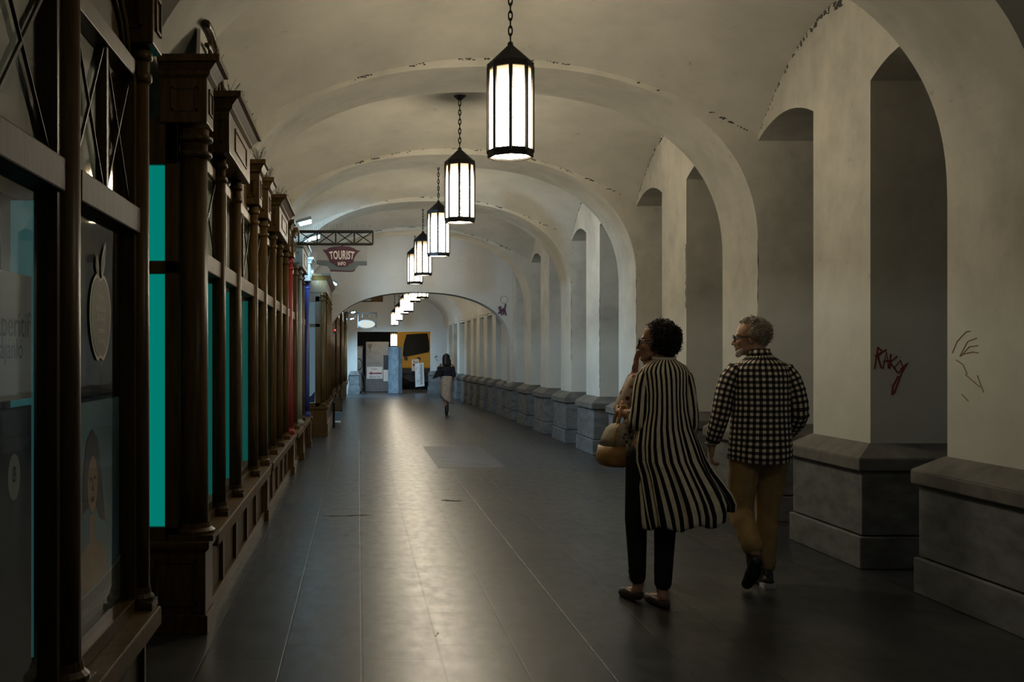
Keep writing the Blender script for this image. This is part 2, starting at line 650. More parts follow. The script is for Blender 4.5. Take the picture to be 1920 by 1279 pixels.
# vault
ys = []
y = -3.0
stops = sorted(set([-3.0, CROSS_Y + 0.3] + [e for r in ribs for e in r]))
for a, b in zip(stops[:-1], stops[1:]):
    if any(abs(a - r[0]) < 1e-6 for r in ribs):
        ys += [a]
        continue
    k = 30
    for i in range(k):
        # denser at the ends where the web turns steeply
        t = 0.5 - 0.5 * math.cos(PI * i / k)
        ys.append(a + (b - a) * t)
ys.append(stops[-1])
prof = [XC - HW - 0.03 + (2 * HW + 0.06) * i / 56 for i in range(57)]
b = MB()
vs = [(X, Y, vault_z(X, Y)) for Y in ys for X in prof]
k = len(prof)
fs = [(i * k + j, i * k + j + 1, (i + 1) * k + j + 1, (i + 1) * k + j) for i in range(len(ys) - 1) for j in range(k - 1)]
b.add(vs, fs)
o = struct(b.build('ceiling', 'vault_plaster', smooth=True))

# transverse ribs
for i, (a, c) in enumerate(ribs):
    pr = rib_pts(56)
    b = MB()
    k = len(pr)
    vs = []
    for Y in (a, c):
        vs += [(X, Y, z) for X, z in pr]
        vs += [(X, Y, max(z + 0.3, vault_z(X, a) + 0.12)) for X, z in pr]
    fs = []
    for j in range(k - 1):
        fs += [(j, j + 1, 2 * k + j + 1, 2 * k + j), (j, j + 1, k + j + 1, k + j), (2 * k + j, 2 * k + j + 1, 3 * k + j + 1, 3 * k + j)]
    b.add(vs, fs)
    struct(b.build('trim_%d' % (i + 1), 'rib_plaster', smooth=False))

# soot and cracks along the rib edges, the first groin and some corners
rs = random.Random(21)
for i, (a, c) in enumerate(ribs[2:]):
    b = MB()
    for q in range(26):
        u = rs.uniform(-0.55, 0.93)
        n_ = rs.choice((1, 1, 2, 4))
        for w_ in range(n_):
            X = XC + HW * min(0.97, u + 0.012 * w_)
            z = vault_z(X, a) - rs.uniform(-0.004, 0.02)
            b.ball((X, a - 0.001, z), (rs.uniform(0.006, 0.022), 0.003, rs.uniform(0.004, 0.010)), 6, 4)
    struct(b.build('trim_%d' % (20 + i), 'soot'))
for j, (lo, hi) in enumerate(((7.95, 9.58), (12.3, 13.75), (16.5, 17.95))):
    b = MB()
    for q in range(70):
        t = rs.random() ** 1.6
        Y = lo + (hi - lo) * t
        z = vault_z(XW, Y) - rs.uniform(0, 0.05) * (1.2 - t)
        b.ball((XW - 0.001, Y, z), (0.003, rs.uniform(0.006, 0.03) * (1.2 - t), rs.uniform(0.006, 0.02)), 6, 4)
    struct(b.build('trim_%d' % (30 + j), 'soot'))
for j, (Y, za, zb_) in enumerate(((pil(2)[0], 1.6, 3.35), (pil(3)[0] + 0.01, 2.0, 2.7), (pil(4)[0], 1.2, 2.9), (pil(5)[0], 1.0, 2.4), (pil(6)[0], 1.4, 3.2))):
    b = MB()
    n_ = 26
    b.tube([(XW - 0.001, Y + rs.uniform(0.0, 0.012), za + (zb_ - za) * i / n_) for i in range(n_ + 1)], [rs.uniform(0.0006, 0.006) for i in range(n_ + 1)], 5)
    struct(b.build('trim_%d' % (40 + j), 'soot'))

# floor of the passage and the dark pavement around it
b = MB(); b.box(-1.7, 4.6, -3, 41.0, -0.2, 0.0); struct(b.build('floor', 'floor_stone'))
floor_o = bpy.data.objects['floor']
b = MB()
rs2 = random.Random(4)


def blot(x0, x1, y, w):
    n_ = 14
    up = []; dn = []
    for i in range(n_ + 1):
        t = i / n_
        x = x0 + (x1 - x0) * t; h_ = w * (math.sin(PI * t) ** 0.5) * rs2.uniform(0.35, 1.0)
        yo = 0.03 * math.sin(5 * t + x0 * 9)
        up.append((x, y + yo + h_)); dn.append((x, y + yo - h_ * rs2.uniform(0.3, 1)))
    b.plate(up + dn[::-1], 0.0006, 'z', 0.0)


blot(-0.34, 0.13, 9.83, 0.06)
blot(0.84, 1.06, 10.84, 0.09)
for i in range(26):
    x, y = rs2.uniform(-0.6, 3.2), rs2.uniform(5.2, 13.0)
    blot(x, x + rs2.uniform(0.012, 0.05), y, rs2.uniform(0.006, 0.02))
b.build('stain', 'soot', floor_o)
b = MB(); b.box(4.6, 16, -3, 41.0, -0.25, -0.02); b.box(-12, 16, 41.0, 70, -0.25, -0.02); struct(b.build('ground', 'street_asphalt'))
# left wall (behind the shop fronts)
b = MB(); b.box(-1.7, XL, -3, 25.4, 0, 4.6); struct(b.build('wall_left', 'rib_plaster'))

# right wall above the pillars with its small arches
OPEN = []
edges = [(3.40, 4.34)] + [pil(k) for k in range(0, 10)]
for (a0, a1), (b0, b1) in zip(edges[:-1], edges[1:]):
    OPEN.append((a1, b0))
SPR, CROWN, WT = 3.41, 0.13, 0.78


def open_z(Y):
    for a, c in OPEN:
        if a < Y < c:
            t = (Y - (a + c) / 2) / ((c - a) / 2)
            return SPR + CROWN * max(0, 1 - t * t)
    return SPR


yy = [2.4]
for a, c in OPEN:
    yy += [a + (c - a) * (0.5 - 0.5 * math.cos(PI * i / 14)) for i in range(15)]
yy.append(CROSS_Y + 0.3)
b = MB()
vs = []
for Y in yy:
    z = open_z(Y)
    vs += [(XW, Y, z), (XW, Y, 4.7), (XW + WT, Y, 4.7), (XW + WT, Y, z)]
fs = []
for i in range(len(yy) - 1):
    for j in range(4):
        j2 = (j + 1) % 4
        fs.append((i * 4 + j, i * 4 + j2, (i + 1) * 4 + j2, (i + 1) * 4 + j))
fs.append((0, 1, 2, 3)); e = (len(yy) - 1) * 4; fs.append((e, e + 1, e + 2, e + 3))
b.add(vs, fs)
struct(b.build('wall_right', 'pillar_plaster'))


def pillar(y0, y1, xs, ztop, label, group, depth=WT, scale=1.0):
    r = thing('pillar', label, 'pillar', (xs, (y0 + y1) / 2, 0), group)
    m = 0.115 * scale
    x1 = xs + depth
    MB().box(xs, x1, y0, y1, 0.84, ztop).build('shaft', 'pillar_plaster', r)
    b = MB()
    b.box(xs - m - 0.035, x1 + m, y0 - m - 0.035, y1 + m + 0.035, 0.68, 0.765)
    b.frustum((xs - m - 0.035, x1 + m, y0 - m - 0.035, y1 + m + 0.035), 0.765, (xs - 0.012, x1, y0 - 0.012, y1 + 0.012), 0.86)
    b.build('plinth_cap', 'cap_stone', r, bevel=0.008)
    MB().box(xs - m, x1 + m, y0 - m, y1 + m, 0.232, 0.68).build('plinth_block', 'plinth_stone', r, bevel=0.006)
    MB().box(xs - m - 0.022, x1 + m, y0 - m - 0.022, y1 + m + 0.022, 0, 0.222).build('plinth_base', 'plinth_stone', r, bevel=0.008)
    return r


plab = ['nearest plaster pillar at the right edge with faint brown scratches on its face',
        'plaster pillar with a red graffiti tag on its shaded side, second from the camera',
        'plaster pillar directly behind the man in the checked shirt',
        'plaster pillar rising between the heads of the woman and the man',
        'plaster pillar rising just left of the curly haired woman, fifth from the camera',
        'plaster pillar on blue grey plinth, sixth from the camera',
        'plaster pillar on blue grey plinth, seventh from the camera',
        'plaster pillar on blue grey plinth, eighth from the camera',
        'plaster pillar on grey plinth, last but one before the low cross arch',
        'plaster pillar set against the low cross arch on the right']
for k in range(10):
    a, c = pil(k)
    pillar(a, c, XW, SPR, plab[k], 'pillars of the near arcade')

sec2 = [25.95, 27.55, 29.1, 30.65, 32.0, 33.5, 35.5, 37.1, 38.7]


def xs2(Y):
    return 3.60 - (Y - 25.5) * 0.024


for i, Y in enumerate(sec2):
    pillar(Y - 0.0, Y + 0.80, xs2(Y), 2.60, '%s narrow pillar beyond the low cross arch, counted from the arch' % ORDN[i],
           'pillars of the far arcade', depth=0.7, scale=0.8)
# wall over the far pillars
b = MB()
vs = []
for Y in (25.3, 40.6):
    x = xs2(Y)
    vs += [(x, Y, 2.60), (x, Y, 4.5), (x + 0.8, Y, 4.5), (x + 0.8, Y, 2.60)]
b.add(vs, [(0, 1, 2, 3), (7, 6, 5, 4), (0, 4, 5, 1), (1, 5, 6, 2), (2, 6, 7, 3), (3, 7, 4, 0)])
struct(b.build('wall_far_right', 'pillar_plaster'))
# far vault
b = MB(); vs = []; KS = 36; YS = [25.3 + (40.6 - 25.3) * i / 24 for i in range(25)]
for Y in YS:
    t = (Y - 25.3) / 15.3
    hw = xs2(Y) - XC + 0.02
    bay = abs(((Y - 25.3) / 3.06) % 1 - 0.5) * 2
    pr = rib_pts(KS, hw, 1.55 - 0.33 * t + 0.06 * (1 - bay * bay), 2.55, 2.3)
    vs += [(x, Y, z) for x, z in pr]
k = KS + 1
b.add(vs, [(i * k + j, i * k + j + 1, (i + 1) * k + j + 1, (i + 1) * k + j) for i in range(24) for j in range(KS)])
struct(b.build('ceiling_far', 'end_plaster', smooth=True))
b = MB(); b.box(-1.7, -0.85, 25.4, 40.6, 0, 4.5); struct(b.build('wall_far_left', 'rib_plaster'))

# low cross arch
arch = []
AX, AH, AS, AR = 1.40, 2.13, 1.75, 1.20
ap = rib_pts(40, AH, AR, AS, 2.3, AX)            # right to left
zt = 4.7
b = MB()
outer = [(XW + 0.05, z) for _, z in ap]
vs = []
Y0, Y1 = CROSS_Y, CROSS_Y + 0.5
poly = [(AX + AH, 0.0)] + ap + [(AX - AH, 0.0)]
k = len(poly)
for Y in (Y0, Y1):
    vs += [(x, Y, z) for x, z in poly]
    vs += [(x, Y, zt) for x, z in poly]
    vs += [(XW + 0.1, Y, 0), (XW + 0.1, Y, zt), (XL - 0.3, Y, 0), (XL - 0.3, Y, zt)]
s = 2 * k + 4
fs = []
for j in range(k - 1):
    fs += [(j, j + 1, k + j + 1, k + j), (s + j, s + j + 1, s + k + j + 1, s + k + j), (j, j + 1, s + j + 1, s + j)]
for q in (0, s):
    fs += [(q, q + k, q + 2 * k + 1, q + 2 * k), (q + k - 1, q + 2 * k - 1, q + 2 * k + 3, q + 2 * k + 2)]
b.add(vs, fs)
struct(b.build('wall_cross_arch', 'end_plaster'))

# end wall with its wide doorway
EY = 40.5
ox0, _ = at(670, 700, EY); ox1, oz = at(808, 622, EY)
b = MB()
b.box(-1.7, ox0, EY, EY + 0.4, 0, 4.5); b.box(ox1, 4.2, EY, EY + 0.4, 0, 4.5); b.box(ox0, ox1, EY, EY + 0.4, oz, 4.5)
struct(b.build('wall_end', 'end_plaster'))
for (xa, xb, lab) in ((ox0 - 0.30, ox0 + 0.06, 'pale stone plinth at the left jamb of the far doorway'),
                      (ox1 - 0.10, ox1 + 0.40, 'pale stone plinth at the right jamb of the far doorway')):
    r = thing('jamb_plinth', lab, 'plinth', ((xa + xb) / 2, EY - 0.1, 0))
    MB().frustum((xa - 0.03, xb + 0.03, EY - 0.23, EY), 0.72, (xa + 0.05, xb - 0.05, EY - 0.1, EY), 0.88).build('plinth_cap', 'cap_stone', r)
    MB().box(xa, xb, EY - 0.2, EY, 0.3, 0.72).build('plinth_block', 'plinth_stone', r)
    MB().box(xa - 0.03, xb + 0.03, EY - 0.22, EY, 0, 0.3).build('plinth_base', 'plinth_stone', r)

# ------------------------------------------------------------------ hanging lanterns
LR = 0.162


def ring_pts(r, z, n=8, ph=0.0):
    return [(r * math.cos(2 * PI * i / n + ph), r * math.sin(2 * PI * i / n + ph), z) for i in range(n)]


lan_mesh = {}


def lantern(x, y, zb, zc, label, sc=1.0, group='hanging lanterns of the passage', hang=True, glass='lantern_glass'):
    """octagonal lantern; zb = height of its bottom, zc = ceiling above it"""
    r = thing('hanging_lantern' if hang else 'post_lantern', label, 'lantern', (x, y, zb), group)
    r.rotation_euler.z = -0.13
    def part(name, key, mk, mat, par, smooth=False, loc=(0, 0, 0)):
        if key not in lan_mesh:
            o = mk().build(name, mat, par, smooth, local=True)
            lan_mesh[key] = o.data
        else:
            o = bpy.data.objects.new(name, lan_mesh[key]); C.objects.link(o); o.parent = par
        o.scale = (sc, sc, sc) if par is r else (1, 1, 1)
        o.location = loc
        ORG[o.name] = Vector((0, 0, 0))
        return o
    def roof():
        b = MB()
        b.lathe([(LR + 0.012, 0.655), (LR + 0.012, 0.70), (0.022, 0.835), (0.018, 0.86)], 0, 0, 8, 0.0)
        return b
    def frame():
        b = MB()
        b.lathe([(LR + 0.008, -0.002), (LR + 0.008, 0.055), (LR - 0.006, 0.055), (LR - 0.006, -0.002)], 0, 0, 8, 0.0)
        b.f = b.f[:-2]
        q = ring_pts(1, 0)
        b2 = [(LR + 0.008, -0.002), (LR - 0.006, -0.002)]
        for (cx, cy, _) in q:
            px, py = cx * LR, cy * LR
            b.tube([(px, py, 0.03), (px, py, 0.67)], 0.0155, 6)
        return b
    def bottom():
        b = MB(); pts = ring_pts(LR - 0.008, 0.012); b.add(pts, [tuple(range(8))[::-1]]); return b
    part('lantern_roof', 'roof', roof, 'iron', r)
    part('lantern_frame', 'frame', frame, 'iron', r)
    part('bottom_pane', 'bottom' + glass, bottom, glass, r)
    for i in range(8):
        def pane(i=i):
            b = MB()
            p = ring_pts(LR - 0.006, 0.05); p2 = ring_pts(LR - 0.006, 0.66)
            j = (i + 1) % 8
            b.add([p[i], p[j], p2[j], p2[i]], [(0, 1, 2, 3)]); return b
        part('pane', 'pane%d' % i + glass, pane, glass, r)
    if hang:
        top = 0.86 * sc
        b = MB()
        L = zc - zb - 0.055
        step = 0.052; n = max(2, int((L - top) / step)); step = (L - top) / n
        for i in range(n):
            zc0 = top + step * (i + 0.5)
            pts = []
            for q in range(10):
                a = 2 * PI * q / 10
                u, w = 0.014 * math.cos(a), (step * 0.68) * math.sin(a)
                pts.append((u, 0, zc0 + w) if i % 2 else (0, u, zc0 + w))
            b.tube(pts, 0.0058, 5, closed=True)
        b.build('chain', 'iron', r, True, local=True)
        ro = MB().lathe([(0.012, L), (0.03, L + 0.015), (0.085, L + 0.062), (0.085, L + 0.085)], 0, 0, 8, PI / 8)
        ro.build('ceiling_rose', 'iron', r, local=True)
    return r


LXY = [(957, 295, 7.97), (862, 418, 12.18), (822, 481, 16.39), (793, 517, 20.6), (778, 533, 23.5)]
for i, (px, py, Y) in enumerate(LXY):
    X, zb = at(px, py, Y)
    lantern(X, Y, zb, vault_z(X, Y), ['nearest and largest lit lantern hanging from its chain at top centre', 'second lit lantern from the camera hanging from the vault',
                                         'third lit lantern from the camera hanging from the vault', 'fourth lit lantern from the camera hanging from the vault',
                                         'fifth lit lantern, the last one before the low cross arch'][i],
            glass='lantern_glass' if i < 3 else 'lantern_glass_mid')
lantern(1.18, 3.76, 2.985, 4.44, 'added dim lantern continuing the row above the camera, out of frame', glass='lantern_glass_dim', group=None)  # unseen lantern added to light the walkers' backs, dimmer than its row
FAR = [(792, 560, 28.0, .97), (778, 567, 30.2, .90), (766, 585.5, 32.4, .90), (758, 590, 34.2, .80), (748, 602, 36.4, .75), (740, 611, 38.6, .75)]
for i, (px, py, Y, sc) in enumerate(FAR):
    X, zb = at(px, py, Y)
    t = (Y - 25.3) / 15.3
    lantern(X, Y, zb, 2.55 + 1.55 - 0.33 * t, '%s lit lantern beyond the low cross arch, counted from the arch' % ORDN[i], sc, glass='lantern_glass_far')

# ------------------------------------------------------------------ shop fronts on the left
XF = -0.82          # front of the slim columns
XG = -0.89          # glass line
ZSILL = 0.49


def column(par, Y, r=0.038, x=None, zb=ZSILL, zt=2.70, mat='dark_wood', n=18):
    xc = (XF - r) if x is None else x
    b = MB(); b.lathe([(r * 1.05, zb + 0.05), (r, zb + 0.4), (r * 0.96, zt - 0.03)], xc, Y, n)
    c = b.build('column', mat, par, True)
    b = MB()
    b.lathe([(r * 1.1, zt - 0.155), (r * 1.28, zt - 0.145), (r * 1.28, zt - 0.125), (r * 1.05, zt - 0.115)], xc, Y, n)
    b.lathe([(r * 1.1, zt - 0.07), (r * 1.34, zt - 0.06), (r * 1.34, zt - 0.04), (r * 1.05, zt - 0.03), (r * 1.05, zt)], xc, Y, n)
    b.build('capital_ring', mat, c, True)
    b = MB()
    b.lathe([(r * 1.5, zb + 0.028), (r * 1.5, zb + 0.045), (r * 1.2, zb + 0.06), (r * 1.12, zb + 0.085)], xc, Y, n)
    b.box(xc - r * 1.55, xc + r * 1.55, Y - r * 1.55, Y + r * 1.55, zb, zb + 0.03)
    b.build('base', mat, c)
    for zz in (zb + 0.62, zb + 1.35):
        pass
    return c


def block(par, y0, y1, x0, x1, z0=2.70, z1=2.95, mat='dark_wood', ov=0.055, panel=True):
    """capital block with sunk panels and its cornice"""
    b = MB(); b.box(x0, x1, y0, y1, z0, z1)
    o = b.build('entablature_block', mat, par, bevel=0.006)
    if panel:
        b = MB()
        w = (y1 - y0)
        ya, yb = y0 + w * 0.22, y1 - w * 0.22
        za, zb_ = z0 + 0.06, z1 - 0.05
        t = 0.012
        for (p, q, rr, s) in ((ya, yb, za, za + t), (ya, yb, zb_ - t, zb_), (ya, ya + t, za, zb_), (yb - t, yb, za, zb_)):
            b.box(x1, x1 + 0.008, p, q, rr, s)
        xa, xb = x0 + (x1 - x0) * 0.25, x1 - (x1 - x0) * 0.2
        for (p, q, rr, s) in ((xa, xb, za, za + t), (xa, xb, zb_ - t, zb_), (xa, xa + t, za, zb_), (xb - t, xb, za, zb_)):
            b.box(p, q, y0 - 0.008, y0, rr, s)
        b.build('moulding', mat, o)
    b = MB()
    prof = [(0.0, z1), (0.018, z1 + 0.015), (0.018, z1 + 0.03), (ov * 0.7, z1 + 0.065), (ov, z1 + 0.07), (ov, z1 + 0.105)]
    for (d0, za), (d1, zb_) in zip(prof[:-1], prof[1:]):
        b.frustum((x0, x1 + d0, y0 - d0, y1 + d0), za, (x0, x1 + d1, y0 - d1, y1 + d1), zb_)
    b.build('cornice', mat, par)
    return z1 + 0.105


def spikes(par, y0, y1, x, z, n, ln=0.09):
    b = MB()
    for i in range(n):
        yy_ = y0 + (y1 - y0) * (i + rnd.random() * 0.6) / n
        for s in (-1, 0, 1):
            dx = s * 0.045 + rnd.uniform(-0.02, 0.02); dy = rnd.uniform(-0.04, 0.04)
            b.tube([(x, yy_, z), (x + dx, yy_ + dy, z + ln * rnd.uniform(0.7, 1.1))], 0.0016, 3)
    b.build('bird_spikes', 'iron', par)


def sash(par, y0, y1, lattice=True, mullion=False, back='window_interior', strip=None, low_mat=None, name='window', z0=0.54, z1=1.95, zt=2.05, zh=2.55, rail='worn_wood', blind=True, w=0.035, d=0.03):
    """one shop window: frame, glass, lattice light over a transom, shallow lit display behind"""
    b = MB()
    for a, c in ((y0, y0 + w), (y1 - w, y1)):
        b.box(XG - d, XG + d, a, c, ZSILL, zh + 0.06)
    b.box(XG - d, XG + d, y0, y1, ZSILL, z0)
    b.box(XG - d, XG + d, y0, y1, zh, zh + 0.07)
    if mullion:
        mm = (y0 + y1) / 2
        b.box(XG - 0.02, XG + 0.02, mm - 0.015, mm + 0.015, zt, zh)
    f = b.build('window_frame', 'dark_wood', par, bevel=0.004)
    MB().box(XG - 0.035, XG + 0.045, y0, y1, z1, zt).build('transom_rail', rail, f, bevel=0.006)
    MB().add([(XG - 0.003, y0 + w, z0), (XG - 0.003, y1 - w, z0), (XG - 0.003, y1 - w, z1), (XG - 0.003, y0 + w, z1)], [(0, 1, 2, 3)]).build('pane', 'window_glass', f)
    MB().add([(XG - 0.003, y0 + w, zt), (XG - 0.003, y1 - w, zt), (XG - 0.003, y1 - w, zh), (XG - 0.003, y0 + w, zh)], [(0, 1, 2, 3)]).build('pane', 'window_glass', f)
    if lattice:
        b = MB()
        cells = [(y0 + w, y1 - w)] if not mullion else [(y0 + w, (y0 + y1) / 2 - 0.015), ((y0 + y1) / 2 + 0.015, y1 - w)]
        for a, c in cells:
            b.tube([(XG + 0.008, a, zt), (XG + 0.008, c, zh)], 0.007, 4)
            b.tube([(XG + 0.008, c, zt), (XG + 0.008, a, zh)], 0.007, 4)
        b.build('lattice', 'lead_line', f)
    if blind:
        MB().box(XG - 0.075, XG - 0.07, y0 + 0.01, y1 - 0.01, zt - 0.02, zh + 0.02).build('blind', 'blind_grey', par)
    MB().box(XG - 0.215, XG - 0.205, y0 + 0.005, y1 - 0.005, 0.5, 1.98).build('display_back', back, par)
    if strip:
        MB().box(XG - 0.055, XG - 0.012, y1 - 0.026, y1 - 0.020, 0.62, 1.92).build('lit_end_panel', 'teal_strip', par)
        MB().box(XG - 0.20, XG - 0.055, y1 - 0.026, y1 - 0.020, 0.56, 1.93).build('curtain', 'curtain_white', par)
    return f


def riser(par, y0, y1, n, x=XF + 0.03, xp=-0.862):
    """sill board and panelled stall riser under the windows"""
    b = MB(); b.box(-1.0, x + 0.012, y0, y1, ZSILL - 0.075, ZSILL)
    b.build('sill', 'worn_wood', par, bevel=0.008)
    b = MB(); b.box(xp - 0.04, xp, y0, y1, 0.03, ZSILL - 0.075)
    o = b.build('stall_riser', 'panel_wood', par)
    b = MB()
    b.box(xp, xp + 0.028, y0, y1, 0.0, 0.085)
    b.box(xp, xp + 0.02, y0, y1, ZSILL - 0.12, ZSILL - 0.075)
    for i in range(n + 1):
        yc = y0 + (y1 - y0) * i / n
        b.box(xp, xp + 0.022, max(y0, yc - 0.035), min(y1, yc + 0.035), 0.03, ZSILL - 0.08)
    b.build('riser_frame', 'dark_wood', o, bevel=0.004)


def pedestal(par, y0, y1, x0, x1, zt=ZSILL, mat='dark_wood'):
    b = MB()
    b.box(x0, x1, y0, y1, 0.0, zt - 0.055)
    b.box(x0 - 0.0, x1 + 0.012, y0 - 0.012, y1 + 0.012, 0.0, 0.10)
    b.frustum((x0, x1 + 0.004, y0 - 0.004, y1 + 0.004), zt - 0.055, (x0, x1 + 0.022, y0 - 0.022, y1 + 0.022), zt - 0.035)
    b.box(x0, x1 + 0.022, y0 - 0.022, y1 + 0.022, zt - 0.035, zt)
    o = b.build('pedestal', mat, par, bevel=0.004)
    b = MB()
    t = 0.012; za, zb_ = 0.15, zt - 0.10
    xa, xb = x0 + (x1 - x0) * 0.3, x1 - 0.045
    for (p, q, rr, s) in ((xa, xb, za, za + t), (xa, xb, zb_ - t, zb_), (xa, xa + t, za, zb_), (xb - t, xb, za, zb_)):
        b.box(p, q, y0 - 0.008, y0, rr, s)
    b.build('moulding', mat, o)
    return o


# ---- first shop front (left edge)
A = thing('shopfront', 'dark wooden shopfront at the left edge with a portrait poster in its window', 'shopfront', (XG, 3.4, 0))
riser(A, 1.6, 4.22, 4)
sash(A, 1.95, 3.08, back='window_interior', mullion=True, rail='rail_wood')
sash(A, 3.26, 4.14, back='poster_dark', mullion=True, rail='rail_wood')
column(A, 3.16, 0.052, x=-0.875)
column(A, 4.185, 0.039)
column(A, 1.9, 0.04)
block(A, 4.10, 4.29, -1.0, -0.79, 2.68, 2.93)
block(A, 3.06, 3.26, -1.0, -0.80, 2.68, 2.93)
MB().box(XG - 0.05, XG - 0.01, 1.6, 4.2, 2.60, 3.1).build('frieze', 'panel_wood', A)
b = MB()
pts = [(XG + 0.0, 3.28 + 0.84 * i / 16, 2.64 + 0.30 * math.sqrt(max(0, 1 - (i / 16) ** 2.2))) for i in range(17)]
b.tube(pts, 0.014, 6)
pts = [(XG + 0.0, 3.28 + 0.76 * i / 16, 2.64 + 0.23 * math.sqrt(max(0, 1 - (i / 16) ** 2.2))) for i in range(17)]
b.tube(pts, 0.010, 6)
b.build('arched_moulding', 'panel_wood', A, True)
MB().box(-1.2, XG, 4.16, 4.22, 0.45, 3.0).build('end_board', 'dark_wood', A)

# poster behind the second window: a portrait over a slanted band with a web address
xp = XG - 0.03
P = thing('portrait_poster', 'poster of a bare shouldered long haired woman in the left shop window', 'poster', (xp, 3.7, 0.55))
MB().box(xp - 0.006, xp, 3.30, 4.10, 0.55, 1.32).build('backdrop', 'poster_blue', P)


def xplate(par, name, mat, poly, lift):
    return MB().plate(poly, 0.0008, 'x', xp + lift).build(name, mat, par)


yc = 3.68
xplate(P, 'portrait', 'poster_skin', [(yc - 0.34, 0.60), (yc - 0.30, 0.70), (yc - 0.22, 0.785), (yc - 0.12, 0.82), (yc - 0.035, 0.84), (yc - 0.035, 0.93),
       (yc + 0.035, 0.93), (yc + 0.035, 0.84), (yc + 0.12, 0.815), (yc + 0.19, 0.77), (yc + 0.215, 0.66), (yc + 0.20, 0.60)], 0.001)
xplate(P, 'hair', 'poster_hair', [(yc - 0.12, 0.95), (yc - 0.115, 1.08), (yc - 0.075, 1.19), (yc, 1.225), (yc + 0.075, 1.19), (yc + 0.13, 1.06), (yc + 0.19, 0.88), (yc + 0.12, 0.90), (yc + 0.05, 0.97), (yc - 0.06, 0.96)], 0.0022)
xplate(P, 'face', 'poster_skin', [(yc + 0.068 * math.cos(a), 1.035 + 0.098 * math.sin(a)) for a in [2 * PI * i / 20 for i in range(20)]], 0.0034)
b = MB()
for s in (-1, 1):
    b.plate([(yc + s * 0.028 + 0.014 * math.cos(a), 1.055 + 0.007 * math.sin(a)) for a in [2 * PI * i / 10 for i in range(10)]], 0.0008, 'x', xp + 0.0046)
b.plate([(yc - 0.022, 0.985), (yc, 0.992), (yc + 0.022, 0.985), (yc, 0.975)], 0.0008, 'x', xp + 0.0046)
b.plate([(yc - 0.008, 1.012), (yc, 1.05), (yc + 0.008, 1.012)], 0.0008, 'x', xp + 0.0046)
b.build('features', 'poster_ink', P)
xplate(P, 'raised_arm', 'poster_skin', [(yc - 0.30, 1.02), (yc - 0.34, 1.16), (yc - 0.29, 1.17), (yc - 0.20, 1.03), (yc - 0.13, 0.99), (yc - 0.15, 0.95), (yc - 0.23, 0.97)], 0.0012)
xplate(P, 'band', 'poster_band', [(3.30, 0.55), (4.10, 0.55), (4.10, 0.70), (3.95, 0.684), (3.75, 0.672), (3.55, 0.668), (3.30, 0.675)], 0.0046)
xplate(P, 'band_edge', 'poster_white', [(3.30, 0.675), (3.55, 0.668), (3.75, 0.672), (3.95, 0.684), (4.10, 0.70), (4.10, 0.715), (3.95, 0.697), (3.75, 0.684), (3.55, 0.680), (3.30, 0.687)], 0.0052)


def xtext(par, s, y, z, size, mat, x, name='lettering', squash=1.0):
    """lettering on a plane facing +X (reads along +Y)"""
    vs, fs = text_mesh(s, size)
    return MB().add([(x, y + a * squash, z + c) for a, c, _ in vs], fs).build(name, mat, par)


xtext(P, 'www.valodiegeszseg.hu', 3.76, 0.622, 0.066, 'poster_white', xp + 0.0056, squash=0.85)

# added strip lights inside the windows to brighten the posters, no fixture built
for y_, dr, col_, pw in ((3.30, 1, (0.55, 0.85, 1.0), 1.3), (1.995, 1, (0.60, 0.75, 1.0), 2.2)):
    d = bpy.data.lights.new('poster_fill', 'AREA'); d.shape = 'RECTANGLE'; d.size = 0.02; d.size_y = 1.25; d.energy = pw; d.color = col_
    o = bpy.data.objects.new('poster_fill', d); C.objects.link(o); o.location = (XG - 0.016, y_, 1.25)
    o.rotation_euler = (PI / 2, 0, PI if dr > 0 else 0)
MB().box(XG - 0.10, XG - 0.035, 3.035, 3.04, 0.62, 1.92).build('lit_end_panel', 'teal_dim', A)
# apple-shaped sticker on the pane
xk = XG + 0.002
K = thing('apple_sticker', 'grey apple shaped opening hours sticker on the left shop window pane', 'sticker', (xk, 3.85, 1.7))


def apple(sy, sz, cy, cz):
    pts = []
    for i in range(48):
        a = PI / 2 + 2 * PI * i / 48
        r = 1.0
        dy = math.cos(a); dz = math.sin(a)
        dip = 0.16 * math.exp(-((dy) / 0.16) ** 2) * (1 if dz > 0 else 0.75) * abs(dz)
        wid = 1.0 + 0.08 * dz
        pts.append((cy + sy * dy * wid, cz + sz * (dz - math.copysign(dip, dz))))
    return pts


ac, az = 3.675, 1.61
MB().plate(apple(0.150, 0.156, ac, az), 0.0008, 'x', xk).build('sticker_border', 'sticker_cream', K)
MB().plate(apple(0.135, 0.142, ac, az), 0.0008, 'x', xk + 0.0012).build('sticker_face', 'sticker_grey', K)
for (dy, lean, hh, w) in ((-0.030, -0.02, 0.075, 0.028), (0.022, 0.05, 0.13, 0.032)):
    for sc, mt, lf in ((1.0, 'sticker_cream', 0.0), (0.72, 'sticker_grey', 0.0012)):
        pts = []
        for i in range(9):
            t = i / 8; pts.append((ac + dy + lean * t - w * sc * math.sin(PI * t ** 0.8), az + 0.138 + hh * (0.5 + (t - 0.5) * sc)))
        for i in range(8, -1, -1):
            t = i / 8; pts.append((ac + dy + lean * t + w * sc * 0.6 * math.sin(PI * t ** 0.8), az + 0.138 + hh * (0.5 + (t - 0.5) * sc)))
        MB().plate(pts[:-1], 0.0008, 'x', xk + lf).build('leaf', mt, K)
for s, dz, sz_ in (('Nyitva', 0.07, 0.026), ('hétköznap', 0.030, 0.034), ('8-18-ig', -0.003, 0.036), ('szombat', -0.045, 0.030), ('8-14-ig', -0.080, 0.034)):
    xtext(K, s, ac, az + dz, sz_, 'sticker_cream', xk + 0.0026)

